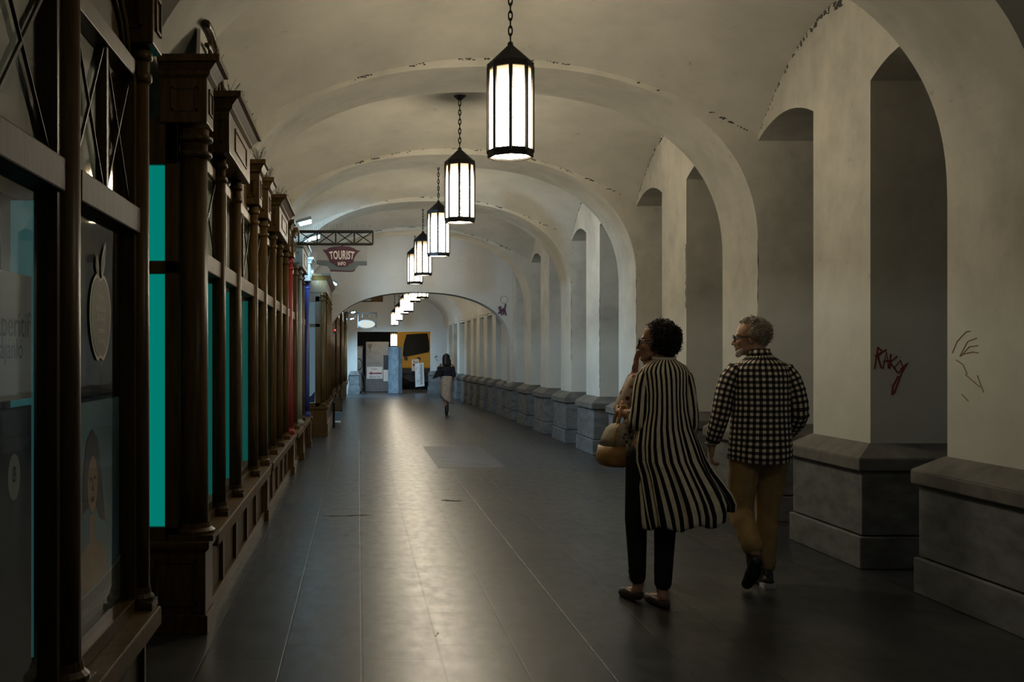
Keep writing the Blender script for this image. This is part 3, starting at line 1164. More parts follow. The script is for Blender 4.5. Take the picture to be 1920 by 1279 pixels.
# posters in the window at the very edge
Q = thing('paper_poster', 'pale paper poster with dark handwriting in the leftmost window', 'poster', (xp, 2.8, 1.3))
MB().box(xp - 0.006, xp, 2.30, 3.00, 1.36, 1.70).build('sheet', 'poster_paper', Q)
xtext(Q, 'Aperitif', 2.83, 1.56, 0.10, 'poster_ink', xp + 0.001)
xtext(Q, 'ajánló', 2.83, 1.495, 0.08, 'poster_ink', xp + 0.001)
Q2 = thing('billiard_poster', 'dark poster with a black eight ball low in the leftmost window', 'poster', (xp, 2.8, 0.9))
MB().box(xp - 0.006, xp, 2.30, 3.00, 0.60, 1.34).build('sheet', 'poster_dark', Q2)
circ = lambda cy, cz, ry, rz, n=24: [(cy + ry * math.cos(2 * PI * i / n), cz + rz * math.sin(2 * PI * i / n)) for i in range(n)]
MB().plate(circ(2.80, 1.15, 0.15, 0.16), 0.0008, 'x', xp + 0.001).build('ball', 'poster_ink', Q2)
MB().plate(circ(2.845, 1.155, 0.05, 0.062), 0.0008, 'x', xp + 0.002).build('ball_spot', 'poster_white', Q2)
xtext(Q2, '8', 2.845, 1.16, 0.06, 'poster_ink', xp + 0.003)

# ---- second shop front
B = thing('shopfront', 'dark wooden shopfront with teal lit end window and big corner column', 'shopfront', (XG, 7.6, 0))
pedestal(B, 5.66, 5.94, -1.19, -0.812)
riser(B, 5.94, 9.52, 5)
pedestal(B, 9.52, 9.72, -1.0, -0.812)
column(B, 5.80, 0.078, x=-0.895, n=24)
column(B, 6.60, 0.036); column(B, 7.47, 0.036); column(B, 8.72, 0.036); column(B, 9.62, 0.045)
# end return facing the camera, with the teal light box
b = MB()
for (xa, xb, za, zb_) in ((-1.20, -1.135, 0.45, 2.75), (-1.035, -0.965, 0.45, 2.75), (-1.20, -0.965, 0.45, 0.56), (-1.20, -0.965, 1.915, 1.985), (-1.20, -0.965, 2.50, 2.75)):
    b.box(xa, xb, 5.70, 5.75, za, zb_)
b.build('end_frame', 'dark_wood', B, bevel=0.004)
MB().box(-1.136, -1.034, 5.735, 5.74, 0.555, 1.916).build('teal_pane', 'teal_light', B)
MB().box(-1.136, -1.034, 5.735, 5.74, 1.984, 2.505).build('teal_pane', 'teal_light', B)
block(B, 5.68, 5.93, -1.06, -0.806, 2.72, 2.96, ov=0.075)
z = block(B, 6.42, 7.62, -1.0, -0.775, 2.70, 2.95, ov=0.075)
spikes(B, 6.42, 7.62, -0.78, z, 26)
spikes(B, 5.7, 5.95, -0.80, 3.06, 4)
z = block(B, 8.62, 8.86, -1.0, -0.80); spikes(B, 8.62, 8.86, -0.82, z, 9, 0.12)
z = block(B, 9.48, 9.76, -1.0, -0.80); spikes(B, 9.5, 9.74, -0.82, z, 8, 0.11)
KW = dict(w=0.018, d=0.012)
sash(B, 5.92, 6.60, strip=1, **KW); sash(B, 6.60, 7.47, lattice=False, mullion=True, strip=1, **KW); sash(B, 7.47, 8.72, mullion=True, strip=1, **KW)
sash(B, 8.72, 9.62, mullion=False, strip=1, **KW)
MB().box(XG - 0.06, XG - 0.015, 5.9, 9.72, 2.61, 2.95).build('frieze', 'panel_wood', B)
# arched fanlight over the first window
b = MB()
for rr, th in ((0.68, 0.022), (0.53, 0.014)):
    pts = [(XG + 0.02, 6.25 + rr * math.cos(PI * i / 24), 2.86 + rr * 0.78 * math.sin(PI * i / 24)) for i in range(15)]
    b.tube(pts, th, 6)
for a in (0.28, 0.5):
    b.tube([(XG + 0.02, 6.25, 2.88), (XG + 0.02, 6.25 + 0.6 * math.cos(PI * a), 2.86 + 0.47 * math.sin(PI * a))], 0.012, 5)
fl = b.build('fanlight', 'dark_wood', B, True)
pts = [(6.25 + 0.64 * math.cos(PI * i / 24), 2.86 + 0.5 * math.sin(PI * i / 24)) for i in range(15)] + [(5.99, 2.86)]
MB().plate(pts, 0.02, 'x', XG - 0.01).build('fanlight_panel', 'blind_grey', fl)
for y_, z_, w_ in ((8.0, 1.45, 0.13), (6.9, 1.35, 0.12)):
    d = thing('floral_sticker', 'pale ornamental sticker on the pane %s the second shopfront' % ('farther along' if y_ > 7.5 else 'in the door of'), 'sticker', (xk, y_, z_))
    MB().plate(apple(w_, 0.19, y_, z_), 0.0008, 'x', xk).build('sticker_face', 'sticker_cream', d)
    MB().plate(apple(w_ * .85, 0.16, y_, z_), 0.0008, 'x', xk + 0.0012).build('sticker_centre', 'sticker_grey', d)
    for s in (-1, 1):
        MB().plate([(y_, z_ + 0.17), (y_ + s * 0.05, z_ + 0.22), (y_ + s * 0.06, z_ + 0.34), (y_ + s * 0.01, z_ + 0.25)], 0.0008, 'x', xk).build('leaf', 'sticker_cream', d)

# ---- third shop front (red corner column)
D = thing('shopfront', 'dark wooden shopfront ending in a red painted column', 'shopfront', (XG, 11.6, 0))
riser(D, 9.80, 13.2, 5)
for Y in (10.65, 11.55, 12.55):
    column(D, Y, 0.036)
column(D, 13.35, 0.045, mat='red_paint')
pedestal(D, 13.2, 13.5, -1.0, -0.80)
z = block(D, 10.5, 11.75, -1.0, -0.775, ov=0.075); spikes(D, 10.5, 11.75, -0.78, z, 24)
z = block(D, 12.42, 12.7, -1.0, -0.80); spikes(D, 12.42, 12.7, -0.82, z, 8)
z = block(D, 13.2, 13.5, -1.0, -0.80); spikes(D, 13.2, 13.5, -0.82, z, 8)
sash(D, 9.84, 10.65, strip=1, **KW); sash(D, 10.65, 11.55, lattice=False, mullion=True, **KW); sash(D, 11.55, 12.55, strip=1, **KW); sash(D, 12.55, 13.2, **KW)
MB().box(XG - 0.06, XG - 0.015, 9.8, 13.4, 2.61, 2.95).build('frieze', 'panel_wood', D)

# ---- grey painted shop front with a blue column
G = thing('shopfront', 'grey painted shopfront with a bright blue column and lamps on top', 'shopfront', (XG, 15.8, 0))
riser(G, 13.6, 17.5, 5, x=XF + 0.045)
column(G, 15.15, 0.050, x=-0.85, mat='grey_paint'); column(G, 14.3, 0.045, x=-0.86, mat='dark_wood')
column(G, 17.2, 0.042, x=-0.83, mat='blue_paint'); column(G, 16.2, 0.04, x=-0.86, mat='dark_wood')
pedestal(G, 15.05, 15.28, -1.0, -0.775); pedestal(G, 17.1, 17.32, -1.0, -0.765)
block(G, 14.75, 16.3, -1.0, -0.77, 2.70, 2.97, mat='grey_paint')
block(G, 16.95, 17.4, -1.0, -0.765, 2.66, 2.93, mat='grey_paint')
sash(G, 13.65, 14.25, back='window_interior'); sash(G, 14.35, 15.08); sash(G, 15.22, 16.15); sash(G, 16.25, 17.1)
MB().box(XG - 0.06, XG - 0.015, 13.5, 17.4, 2.61, 2.95).build('frieze', 'panel_wood', G)

# ---- projecting dark kiosk before the low arch
KX0, KX1, KY0, KY1 = -1.15, -0.575, 19.35, 23.2
E = thing('shopfront', 'projecting dark wood kiosk front with pale lit window by the low cross arch', 'shopfront', (KX1, 21, 0))
b = MB(); b.box(KX0, KX1, KY0, KY1, 0, 0.50); b.box(KX0, KX1 + 0.02, KY0 - 0.02, KY1, 0.0, 0.24); b.box(KX0, KX1 + 0.03, KY0 - 0.03, KY1, 0.50, 0.545)
b.build('plinth', 'dark_wood', E, bevel=0.006)
b = MB()
for xa, xb in ((-1.0, -0.945), (-0.785, -0.70), (-0.70, -0.60)):
    b.box(xa, xb, KY0 + 0.02, KY0 + 0.08, 0.545, 2.55)
b.box(-1.0, -0.70, KY0 + 0.02, KY0 + 0.08, 0.545, 0.61); b.box(-1.0, -0.70, KY0 + 0.02, KY0 + 0.08, 1.99, 2.05); b.box(-1.0, -0.60, KY0 + 0.02, KY0 + 0.08, 2.45, 2.62)
b.build('end_frame', 'dark_wood', E, bevel=0.004)
MB().add([(-0.95, KY0 + 0.05, 0.60), (-0.78, KY0 + 0.05, 0.60), (-0.78, KY0 + 0.05, 2.46), (-0.95, KY0 + 0.05, 2.46)], [(0, 1, 2, 3)]).build('pane', 'window_glass', E)
MB().box(-0.95, -0.78, KY0 + 0.085, KY0 + 0.09, 0.60, 2.46).build('lit_display', 'cool_pane', E)
MB().plate([(-0.94, 0.62), (-0.80, 0.62), (-0.79, 0.82), (-0.86, 0.74), (-0.92, 0.70)], 0.01, 'y', KY0 + 0.07).build('display_cloth', 'blue_paint', E)
for X_, Y_ in ((-0.645, KY0 + 0.03), (-0.62, 20.3), (-0.62, 21.2), (-0.62, 22.2), (-0.62, 23.1)):
    column(E, Y_, 0.042, x=X_, zb=0.545, zt=2.62)
MB().box(KX0, -0.66, KY0 + 0.1, KY1, 0.545, 2.62).build('carcass', 'dark_wood', E)
b = MB(); b.box(KX0, KX1, KY0, KY1, 2.62, 2.84)
b.build('entablature', 'dark_wood', E)
b = MB(); b.frustum((KX0, KX1 + 0.01, KY0 - 0.01, KY1), 2.84, (KX0, KX1 + 0.07, KY0 - 0.07, KY1), 2.92); b.box(KX0, KX1 + 0.07, KY0 - 0.07, KY1, 2.92, 2.96)
b.build('cornice', 'dark_wood', E)

# ---- shop fronts beyond the low arch
for i, (ya, yb, xf) in enumerate(((25.6, 28.6, -0.62), (28.6, 32.0, -0.56), (32.0, 35.4, -0.48), (35.4, 38.8, -0.40))):
    H = thing('shopfront', '%s dark narrow shopfront beyond the low cross arch, counted from the arch' % ORDN[i], 'shopfront', (xf, (ya + yb) / 2, 0), 'shopfronts beyond the low arch')
    MB().box(-0.81, xf - 0.03, ya, yb, 0.0, 0.47).build('stall_riser', 'panel_wood', H)
    MB().box(-0.81, xf + 0.02, ya, yb, 0.47, 0.53).build('sill', 'worn_wood', H)
    MB().box(-0.81, xf - 0.10, ya, yb, 0.53, 2.55).build('carcass', 'dark_wood', H)
    MB().box(-0.81, xf, ya, yb, 2.55, 2.85).build('entablature', 'dark_wood', H)
    MB().box(-0.81, xf + 0.05, ya, yb, 2.85, 2.93).build('cornice', 'dark_wood', H)
    for q in (0.04, 0.35, 0.66, 0.96):
        column(H, ya + (yb - ya) * q, 0.04, x=xf - 0.045, zb=0.53, zt=2.55, n=10)

# ------------------------------------------------------------------ flood lamps, sign on its truss
cool = (0.40, 0.70, 1.0)


def flood(px, py, Y, ang, ln, label, target, watts, name='flood_lamp', cone=80):
    X, z = at(px, py, Y)
    r = thing(name, label, 'lamp', (X, Y, z))
    ca, sa = math.cos(ang), math.sin(ang)
    def R(x, zz):
        return (x * ca - zz * sa, x * sa + zz * ca)
    def bar(b, x0, x1, z0, z1, y0, y1):
        q = [R(x0, z0), R(x1, z0), R(x1, z1), R(x0, z1)]
        b.add([(a, y0, c) for a, c in q] + [(a, y1, c) for a, c in q], [(0, 1, 2, 3), (7, 6, 5, 4), (0, 4, 5, 1), (1, 5, 6, 2), (2, 6, 7, 3), (3, 7, 4, 0)])
        return b
    h = ln / 2
    bar(MB(), -h, h, 0.0, 0.045, -0.09, 0.09).build('housing', 'lamp_housing', r, local=True, bevel=0.01)
    bar(MB(), -h + 0.02, h - 0.02, -0.03, -0.004, -0.07, 0.07).build('tube', 'cool_tube', r, local=True)
    MB().tube([(-h, 0, 0.02), (-h - 0.10, 0, -0.10), (-h - 0.12, 0, -0.22)], 0.010, 6).build('bracket', 'iron', r, True, local=True)
    if watts:
        light(name + '_light', 'SPOT', (X + 0.06, Y, z - 0.12), watts, cool, 0.1, target, math.radians(cone), 0.9)
    return r


flood(572, 416, 14.6, 0.25, 0.20, 'upper cool white flood lamp above the grey painted shopfront', (3.3, 17.4, 0.5), FLOOD_W * 1.3, cone=112)
flood(588, 445, 15.6, 0.30, 0.21, 'lower cool white flood lamp beside the sign truss', (0.5, 24.6, 2.6), FLOOD_W * 1.3, cone=62)
flood(582, 508, 19.2, 0.05, 0.13, 'small cool lamp on the kiosk corner under the sign', (2.5, 24, 0.5), FLOOD_W * 0.10)
flood(627, 530, 23.0, -0.6, 0.16, 'grey lamp head fixed to the kiosk top beside the low arch', (1.6, 24.9, 3.0), FLOOD_W * 0.3)
flood(660, 597, 38.2, 0.2, 0.16, 'small cool lamp high on the farthest shopfront', (1.0, 39.5, 0.0), FLOOD_W * 2.2, cone=120)
flood(662, 585, 34.0, 0.2, 0.16, 'cool lamp on the third shopfront beyond the low cross arch', (2.4, 37.0, 0.0), FLOOD_W * 1.6, cone=110)

SY = 14.05
T = thing('sign_truss', 'black iron lattice bracket reaching from the shopfronts over the passage', 'bracket', (-0.75, SY, 3.0))
xa, zt_ = at(560, 434, SY); xb, _ = at(699, 434, SY); _, zb_ = at(560, 458, SY)
b = MB()
for yq in (SY - 0.03, SY + 0.03):
    b.box(xa - 0.02, xb, yq - 0.012, yq + 0.012, zt_ - 0.018, zt_ + 0.012); b.box(xa - 0.02, xb, yq - 0.012, yq + 0.012, zb_ - 0.012, zb_ + 0.012)
b.build('rail', 'iron', T)
b = MB()
nx = 4
for i in range(nx + 1):
    x = xa + (xb - xa) * i / nx
    b.box(x - 0.010, x + 0.010, SY - 0.02, SY + 0.02, zb_, zt_)
    if i < nx:
        x2 = xa + (xb - xa) * (i + 1) / nx
        b.tube([(x, SY, zb_), (x2, SY, zt_)], 0.007, 5); b.tube([(x, SY, zt_), (x2, SY, zb_)], 0.007, 5)
b.build('lattice', 'iron', T)
b = MB()
for i in range(34):
    x = xa + (xb - xa) * (i + 0.3) / 34
    b.tube([(x, SY, zt_), (x + rnd.uniform(-.01, .01), SY + rnd.uniform(-.02, .02), zt_ + rnd.uniform(0.06, 0.11))], 0.0016, 3)
b.build('bird_spikes', 'iron', T)

GS = thing('hanging_sign', 'purple and grey tourist info sign hanging under the iron truss', 'sign', (-0.2, SY, 2.8))


def spoly(pts):
    return [at(x, y, SY) for x, y in pts]


MB().plate(spoly([(594, 458), (688, 459), (688, 490), (594, 488)]), 0.012, 'y', SY - 0.006).build('clear_panel', 'sign_clear', GS)
MB().plate(spoly([(594, 488), (688, 490), (688, 498), (672, 498), (665, 506), (661, 508), (619, 506), (614, 499), (594, 496)]), 0.02, 'y', SY - 0.012).build('lower_panel', 'sign_teal', GS)
MB().plate(spoly([(619, 506), (661, 508), (665, 504), (666, 507), (661, 510), (619, 509)]), 0.03, 'y', SY - 0.017).build('lower_edge', 'sign_purple', GS)
crest = [(606, 467.5), (611, 469), (617, 465), (625, 463), (637, 462), (640, 462), (642, 459.5), (644, 462), (656, 463), (664, 466), (670, 470), (677, 469.5), (672, 473), (668, 478), (664, 485), (662, 493),
         (655, 495), (652, 499), (640, 500.5), (631, 499), (628, 495), (620, 492), (617, 484), (613, 476)]
MB().plate(spoly(crest), 0.006, 'y', SY - 0.022).build('crest', 'sign_purple', GS)


def warp_text(s, cx, cy, w, h0, mat, bow):
    vs, fs = text_mesh(s, 1.0, spacing=1.08, bold_=0.028)
    xs_ = [v[0] for v in vs]; ys_ = [v[1] for v in vs]
    mx, mn, ty, by = max(xs_), min(xs_), max(ys_), min(ys_)
    out_ = []
    for a, c, _ in vs:
        t = (a - (mx + mn) / 2) / ((mx - mn) / 2); q = (c - by) / (ty - by) - 0.5
        hh = h0 * (1 + bow * (1 - t * t))
        x, z = at(cx + t * w / 2 * (1 + 0.10 * q), cy - q * hh + 0.8 * t * t, SY)
        out_.append((x, SY - 0.0235, z))
    return MB().add(out_, fs).build('lettering', mat, GS)


def bold(o):
    sm = o.modifiers.new('weight', 'SOLIDIFY'); sm.thickness = 0.002
    return o


bold(warp_text('TOURIST', 641, 478.5, 46, 13.5, 'sign_white', 0.28))
bold(warp_text('INFO', 641, 494.5, 15, 7.0, 'sign_white', 0.0))
b = MB()
for x in (600, 641, 682):
    X, z = at(x, 458.5, SY)
    b.tube([(X, SY, z - 0.01), (X, SY, z + 0.01)], 0.006, 5)
b.build('hanger', 'iron', GS)

# far signs beyond the arch
OY = 34.5
ox, oz_ = at(688, 608, OY)
O = thing('oval_sign', 'glowing white oval sign hanging on the left far inside the passage', 'sign', (ox, OY, oz_))
MB().plate([(ox + 0.30 * math.cos(a), oz_ + 0.15 * math.sin(a)) for a in [2 * PI * i / 28 for i in range(28)]], 0.06, 'y', OY).build('rim', 'iron', O)
MB().plate([(ox + 0.265 * math.cos(a), oz_ + 0.125 * math.sin(a)) for a in [2 * PI * i / 28 for i in range(28)]], 0.01, 'y', OY - 0.012).build('lit_face', 'oval_sign_light', O)
b = MB()
for s in (-1, 1):
    b.box(ox + s * 0.29 - 0.012, ox + s * 0.29 + 0.012, OY + 0.02, OY + 0.04, oz_ - 0.12, oz_ + 0.37)
b.box(ox - 0.70, ox + 0.32, OY + 0.02, OY + 0.04, oz_ + 0.35, oz_ + 0.375)
for i in range(4):
    x = ox - 0.38 + 0.23 * i
    b.box(x - 0.012, x + 0.012, OY + 0.02, OY + 0.04, oz_ + 0.22, oz_ + 0.36)
b.build('hanger_bracket', 'iron', O)
BY = 29.5
bx, bz = at(707, 560, BY)
bo = thing('board_sign', 'small brown board sign hanging behind the top of the low arch', 'sign', (bx, BY, bz))
MB().box(bx - 0.14, bx + 0.14, BY, BY + 0.04, bz - 0.09, bz + 0.13).build('board', 'worn_wood', bo)
b = MB(); b.box(bx - 1.05, bx + 0.16, BY + 0.01, BY + 0.03, bz + 0.13, bz + 0.16); b.box(bx - 0.6, bx - 0.14, BY + 0.01, BY + 0.03, bz - 0.09, bz - 0.06)
for x in (bx - 0.6, bx - 0.38, bx - 0.16, bx + 0.15):
    b.box(x - 0.012, x + 0.012, BY + 0.01, BY + 0.03, bz - 0.09, bz + 0.16)
b.build('bracket', 'iron', bo)

rx, rz = at(628, 619, 25.56)
o = thing('warning_light', 'tiny red light on the dark wall just beyond the low cross arch', 'light', (rx, 25.5, rz))
MB().box(rx - 0.03, rx + 0.03, 25.54, 25.62, rz - 0.09, rz + 0.03).build('housing', 'black_plastic', o)
MB().ball((rx, 25.53, rz), 0.022).build('lens', 'red_led', o, True)

# crate and post by the kiosk
x0, _ = at(621, 790, 23.5); x1, _ = at(639, 790, 23.5)
o = thing('plastic_crate', 'blue grey plastic crate on the floor beside the dark kiosk', 'crate', ((x0 + x1) / 2, 23.65, 0))
b = MB(); b.frustum((x0 + 0.02, x1 - 0.02, 23.52, 23.88), 0.0, (x0, x1, 23.5, 23.9), 0.22); b.build('tub', 'crate_blue', o)
MB().box(x0 - 0.012, x1 + 0.012, 23.485, 23.915, 0.20, 0.235).build('rim', 'crate_blue', o)
MB().box(x0 + 0.0, x1, 23.49, 23.5, 0.0, 0.035).build('foot', 'sign_white', o)
o = thing('panel_board', 'dark framed board standing on the crate beside the kiosk', 'board', ((x0 + x1) / 2, 23.6, 0.235))
MB().box(x0, x1 + 0.03, 23.58, 23.64, 0.235, 0.53).build('board', 'panel_wood', o)
b = MB()
for (p, q, r_, s) in ((x0, x1 + 0.03, 0.235, 0.27), (x0, x1 + 0.03, 0.495, 0.53), (x0, x0 + 0.03, 0.235, 0.53), (x1, x1 + 0.03, 0.235, 0.53)):
    b.box(p, q, 23.565, 23.58, r_, s)
b.build('board_frame', 'dark_wood', o)
px_, _ = at(620.5, 790, 21.75)
o = thing('bollard', 'thin black post standing at the foot of the dark kiosk', 'post', (px_ + 0.06, 21.75, 0))
MB().lathe([(0.022, 0), (0.022, 0.48), (0.03, 0.485), (0.03, 0.53), (0.012, 0.55)], px_ + 0.06, 21.75, 10).build('shaft', 'black_plastic', o, True)

# floor inlay with worn lettering
IY0, IY1 = 14.0, 17.3
b = MB(); b.box(1.045, 1.95, IY0, IY1, 0.0, 0.0012)
inl = tag(b.build('floor_inlay', 'inlay_stone'), 'darker rectangular stone slab with worn white lettering set in the floor', 'floor slab')
# worn marks: broken dashes
b = MB()
for row, (y_, xs_a, xs_b) in enumerate(((16.75, 1.25, 1.85), (16.4, 1.25, 1.4), (15.4, 1.15, 1.3), (14.9, 1.15, 1.9), (14.65, 1.65, 1.95), (14.25, 1.25, 1.8))):
    x = xs_a
    while x < xs_b:
        w = rnd.uniform(0.02, 0.07)
        if rnd.random() < 0.75:
            b.box(x, x + w, y_ - rnd.uniform(0.03, 0.09), y_ + rnd.uniform(0.02, 0.08), 0.0012, 0.0016)
        x += w + rnd.uniform(0.01, 0.04)
b.build('worn_lettering', 'worn_white_paint', inl)


# graffiti: flat painted strokes on the plaster
def strokes(name, label, mat, lines, fn, w=0.012):
    b = MB()
    for ln in lines:
        pts = [fn(*q) for q in ln]
        b.tube(pts, w, 5)
    o = b.build(name, mat)
    return tag(o, label, 'graffiti')


# tag on the side of pillar 1 (faces the camera, plane Y = 7.5)
tagl = [[(1640, 692), (1646, 650)], [(1646, 652), (1655, 660), (1646, 668), (1652, 690)], [(1655, 692), (1662, 660), (1666, 690)], [(1656, 678), (1668, 676)],
        [(1668, 692), (1670, 664)], [(1682, 668), (1669, 680), (1684, 700)], [(1684, 700), (1676, 690), (1688, 676), (1694, 690), (1684, 700)], [(1662, 656), (1640, 668)],
        [(1688, 692), (1702, 680), (1690, 700), (1676, 738), (1672, 741), (1674, 725), (1684, 705)]]
strokes('graffiti_tag', 'jagged red graffiti tag sprayed on the shaded side of a pillar', 'graffiti_red', tagl,
        lambda x, y: (at(x, y, 7.5)[0], 7.499, at(x, y, 7.5)[1]), 0.0065)


def face(x, y):
    Y = XW * F / (x - VPX)
    return (XW - 0.001, Y, EYE + (VPY - y) * Y / F)


strokes('graffiti_scratch', 'faint brown fan of scribbled strokes on the nearest pillar face', 'graffiti_brown',
        [[(1786, 662), (1795, 640), (1812, 622), (1820, 621)], [(1800, 668), (1815, 640), (1832, 634)], [(1802, 668), (1818, 650), (1834, 648)], [(1806, 664), (1824, 660), (1835, 662)],
         [(1793, 675), (1806, 684), (1814, 702)], [(1810, 702), (1826, 716), (1838, 726)], [(1833, 704), (1840, 724), (1845, 736)], [(1804, 740), (1816, 752)]], face, 0.003)
gz = lambda x, y: (at(x, y, CROSS_Y)[0], CROSS_Y - 0.001, at(x, y, CROSS_Y)[1])
strokes('graffiti_scribble', 'small purple scribble and circle high beside the low cross arch', 'graffiti_purple',
        [[(935, 575), (938, 588), (942, 578), (944, 590), (948, 570)], [(938, 574), (941, 592)], [(936, 583), (947, 582)], [(934, 588), (946, 577), (949, 592)]], gz, 0.02)
strokes('graffiti_ring', 'thin drawn ring high beside the low cross arch', 'graffiti_brown',
        [[(945 + 7 * math.cos(2 * PI * i / 14), 562 + 7 * math.sin(2 * PI * i / 14)) for i in range(15)]], gz, 0.006)
ge = lambda x, y: (at(x, y, EY)[0], EY - 0.001, at(x, y, EY)[1])
strokes('graffiti_smudge', 'small grey purple scribble on the end wall right of the doorway', 'graffiti_purple',
        [[(816, 668), (818, 671), (817, 666), (820, 670)], [(817, 673), (821, 677)], [(814, 671), (820, 668)]], ge, 0.012)

# ------------------------------------------------------------------ street beyond the doorway
KY = 43.5
k0, ktop = at(686, 641, KY); k1, _ = at(729, 641, KY)
U = thing('ticket_cabinet', 'grey cabinet with printed panels and a red arrow sign outside the doorway', 'cabinet', ((k0 + k1) / 2, KY, 0))
MB().box(k0, k1, KY, KY + 0.8, 0, ktop).build('body', 'kiosk_grey', U, bevel=0.01)
MB().box(k0 - 0.01, k1 + 0.01, KY - 0.01, KY + 0.8, 0, at(0, 711, KY)[1]).build('lower_body', 'kiosk_base', U)


def kpanel(name, x0_, y0_, x1_, y1_, mat, d=0.012):
    a, c = at(x0_, y0_, KY); e_, g_ = at(x1_, y1_, KY)
    return MB().box(a, e_, KY - d, KY - d + 0.011, g_, c).build(name, mat, U)


kpanel('upper_panel', 687, 643, 717, 664, 'kiosk_grey')
kpanel('middle_panel', 688, 665, 717, 685, 'kiosk_grey')
kpanel('dark_panel', 719, 666, 728, 693, 'black_plastic')
kpanel('arrow_sign', 688, 688, 717, 710, 'paper_white')
kpanel('side_notice', 719, 694, 728, 715, 'paper_white')


def kpoly(name, pts, mat, d):
    return MB().plate([at(x, y, KY) for x, y in pts], 0.004, 'y', KY - d).build(name, mat, U)


kpoly('arrow', [(691, 700), (697, 696.6), (697, 698.8), (716, 698.8), (716, 701.2), (697, 701.2), (697, 703.4)], 'sign_red', 0.017)
kpoly('trophy_mark', [(689, 645.5), (698, 645.5), (696, 652), (694.5, 656), (694.5, 660), (696, 661), (692, 661), (693.3, 660), (693.3, 656), (691, 652)], 'kiosk_base', 0.014)


def ytext(par, s, x, y, Y, h, mat, off):
    X, z = at(x, y, Y)
    vs, fs = text_mesh(s, h)
    return MB().add([(X + a, Y - off, z + c) for a, c, _ in vs], fs).build('lettering', mat, par)


ytext(U, 'Tickets', 702, 692, KY, 0.09, 'poster_ink', 0.018)
ytext(U, 'Bejárat', 699, 706.5, KY, 0.10, 'poster_ink', 0.018)
ytext(U, 'ide', 710, 706.5, KY, 0.10, 'poster_ink', 0.018)
ytext(U, 'info', 693, 671, KY, 0.10, 'kiosk_base', 0.014)
for yy_ in (675, 679, 682):
    kpanel('text_line', 690, yy_, 714, yy_ + 0.7, 'kiosk_base', 0.014)
l0, lt = at(671, 651, KY + 0.3); l1, _ = at(680, 651, KY + 0.3)
o = thing('service_box', 'pale upright box behind the left jamb of the far doorway', 'box', ((l0 + l1) / 2, KY + 0.3, 0))
MB().box(l0 - 0.3, l1, KY + 0.3, KY + 0.9, 0, lt).build('body', 'sign_clear', o)
MB().box(l0 - 0.32, l1 + 0.02, KY + 0.28, KY + 0.9, lt, lt + 0.05).build('lid', 'kiosk_base', o)
# octagonal concrete column with a lantern on top
CY = 41.6
cx_, ctop = at(741, 651, CY)
o = thing('concrete_column', 'blue grey octagonal column standing in the far doorway', 'column', (cx_, CY, 0))
MB().lathe([(0.29, 0), (0.29, ctop)], cx_, CY, 8, PI / 8).build('shaft', 'column_concrete', o)
MB().lathe([(0.295, ctop), (0.295, ctop + 0.012)], cx_, CY, 8, PI / 8).build('cap', 'column_concrete', o)
lantern(at(738.5, 650, CY)[0], CY, ctop + 0.012, 0, 'lit lantern standing on top of the octagonal column', 0.80, group=None, hang=False, glass='lantern_glass_far')
# bollard with looped hose
hx, _ = at(679, 700, 41.3)
o = thing('hose_post', 'thin black post with a looped hose left of the grey cabinet', 'post', (hx, 41.3, 0))
MB().lathe([(0.16, 0), (0.16, 0.03), (0.03, 0.05), (0.03, 0.75), (0.04, 0.76), (0.04, 0.8)], hx, 41.3, 10).build('post', 'black_plastic', o, True)
b = MB(); b.tube([(hx - 0.16 + 0.16 * math.cos(a), 41.25, 1.12 + 0.22 * math.sin(a)) for a in [PI * 1.2 - 2.2 * PI * i / 30 * 0.8 for i in range(31)]], 0.018, 6)
b.tube([(hx, 41.25, 0.78), (hx + 0.10, 41.25, 0.6), (hx + 0.10, 41.25, 0.3), (hx, 41.25, 0.15)], 0.014, 6)
b.build('hose', 'rubber', o, True)
# leaning boards
for (poly, Yb, lab, txt) in (([(772, 674), (785, 673), (787, 695), (772, 696)], 43.2, 'small white notice board with dark heading propped behind the map board', 'Bus'),
                             ([(778, 682), (794, 680), (796, 724), (779, 726)], 42.4, 'tall white map board standing right of the octagonal column', None)):
    o = thing('notice_board', lab, 'sign', (at(782, 700, Yb)[0], Yb, 0))
    MB().plate([at(x, y, Yb) for x, y in poly], 0.03, 'y', Yb).build('board', 'paper_white', o)
    if txt:
        ytext(o, txt, 779, 679, Yb, 0.13, 'poster_ink', 0.003)
        X, z = at(776, 684.5, Yb)
        MB().ball((X, Yb - 0.002, z), (0.05, 0.004, 0.05)).build('red_dot', 'sign_red', o)
    else:
        b = MB()
        for q in range(9):
            xx = rnd.uniform(780, 792); y0_ = rnd.uniform(688, 716)
            b.tube([(at(xx, y0_, Yb)[0], Yb - 0.002, at(xx, y0_, Yb)[1]), (at(xx + rnd.uniform(-3, 3), y0_ + 4, Yb)[0], Yb - 0.002, at(xx, y0_ + 4, Yb)[1])], 0.010, 4)
        b.build('map_lines', 'kiosk_base', o)
        MB().plate([at(x, y, Yb) for x, y in ((787, 682), (792, 682), (793, 720), (788, 722))], 0.004, 'y', Yb - 0.004).build('map_strip', 'poster_paper', o)
    zlow = at(0, 725, Yb)[1] if not txt else at(0, 695, Yb)[1]
    xm = at(784, 0, Yb)[0] if not txt else at(779, 0, Yb)[0]
    b = MB()
    for s in (-0.1, 0.1):
        b.tube([(xm + s, Yb + 0.04, 0.0), (xm + s, Yb + 0.03, zlow + 0.3)], 0.012, 5)
    b.build('stand', 'iron', o)

b = MB(); b.box(-12, 16, 62, 62.5, -0.2, 14); struct(b.build('wall_street', 'street_wall'))
# yellow lorry cab
VY = 46.5
V = thing('truck', 'yellow truck cab with a big dark window parked beyond the doorway', 'truck', (at(785, 700, VY)[0], VY, 0))


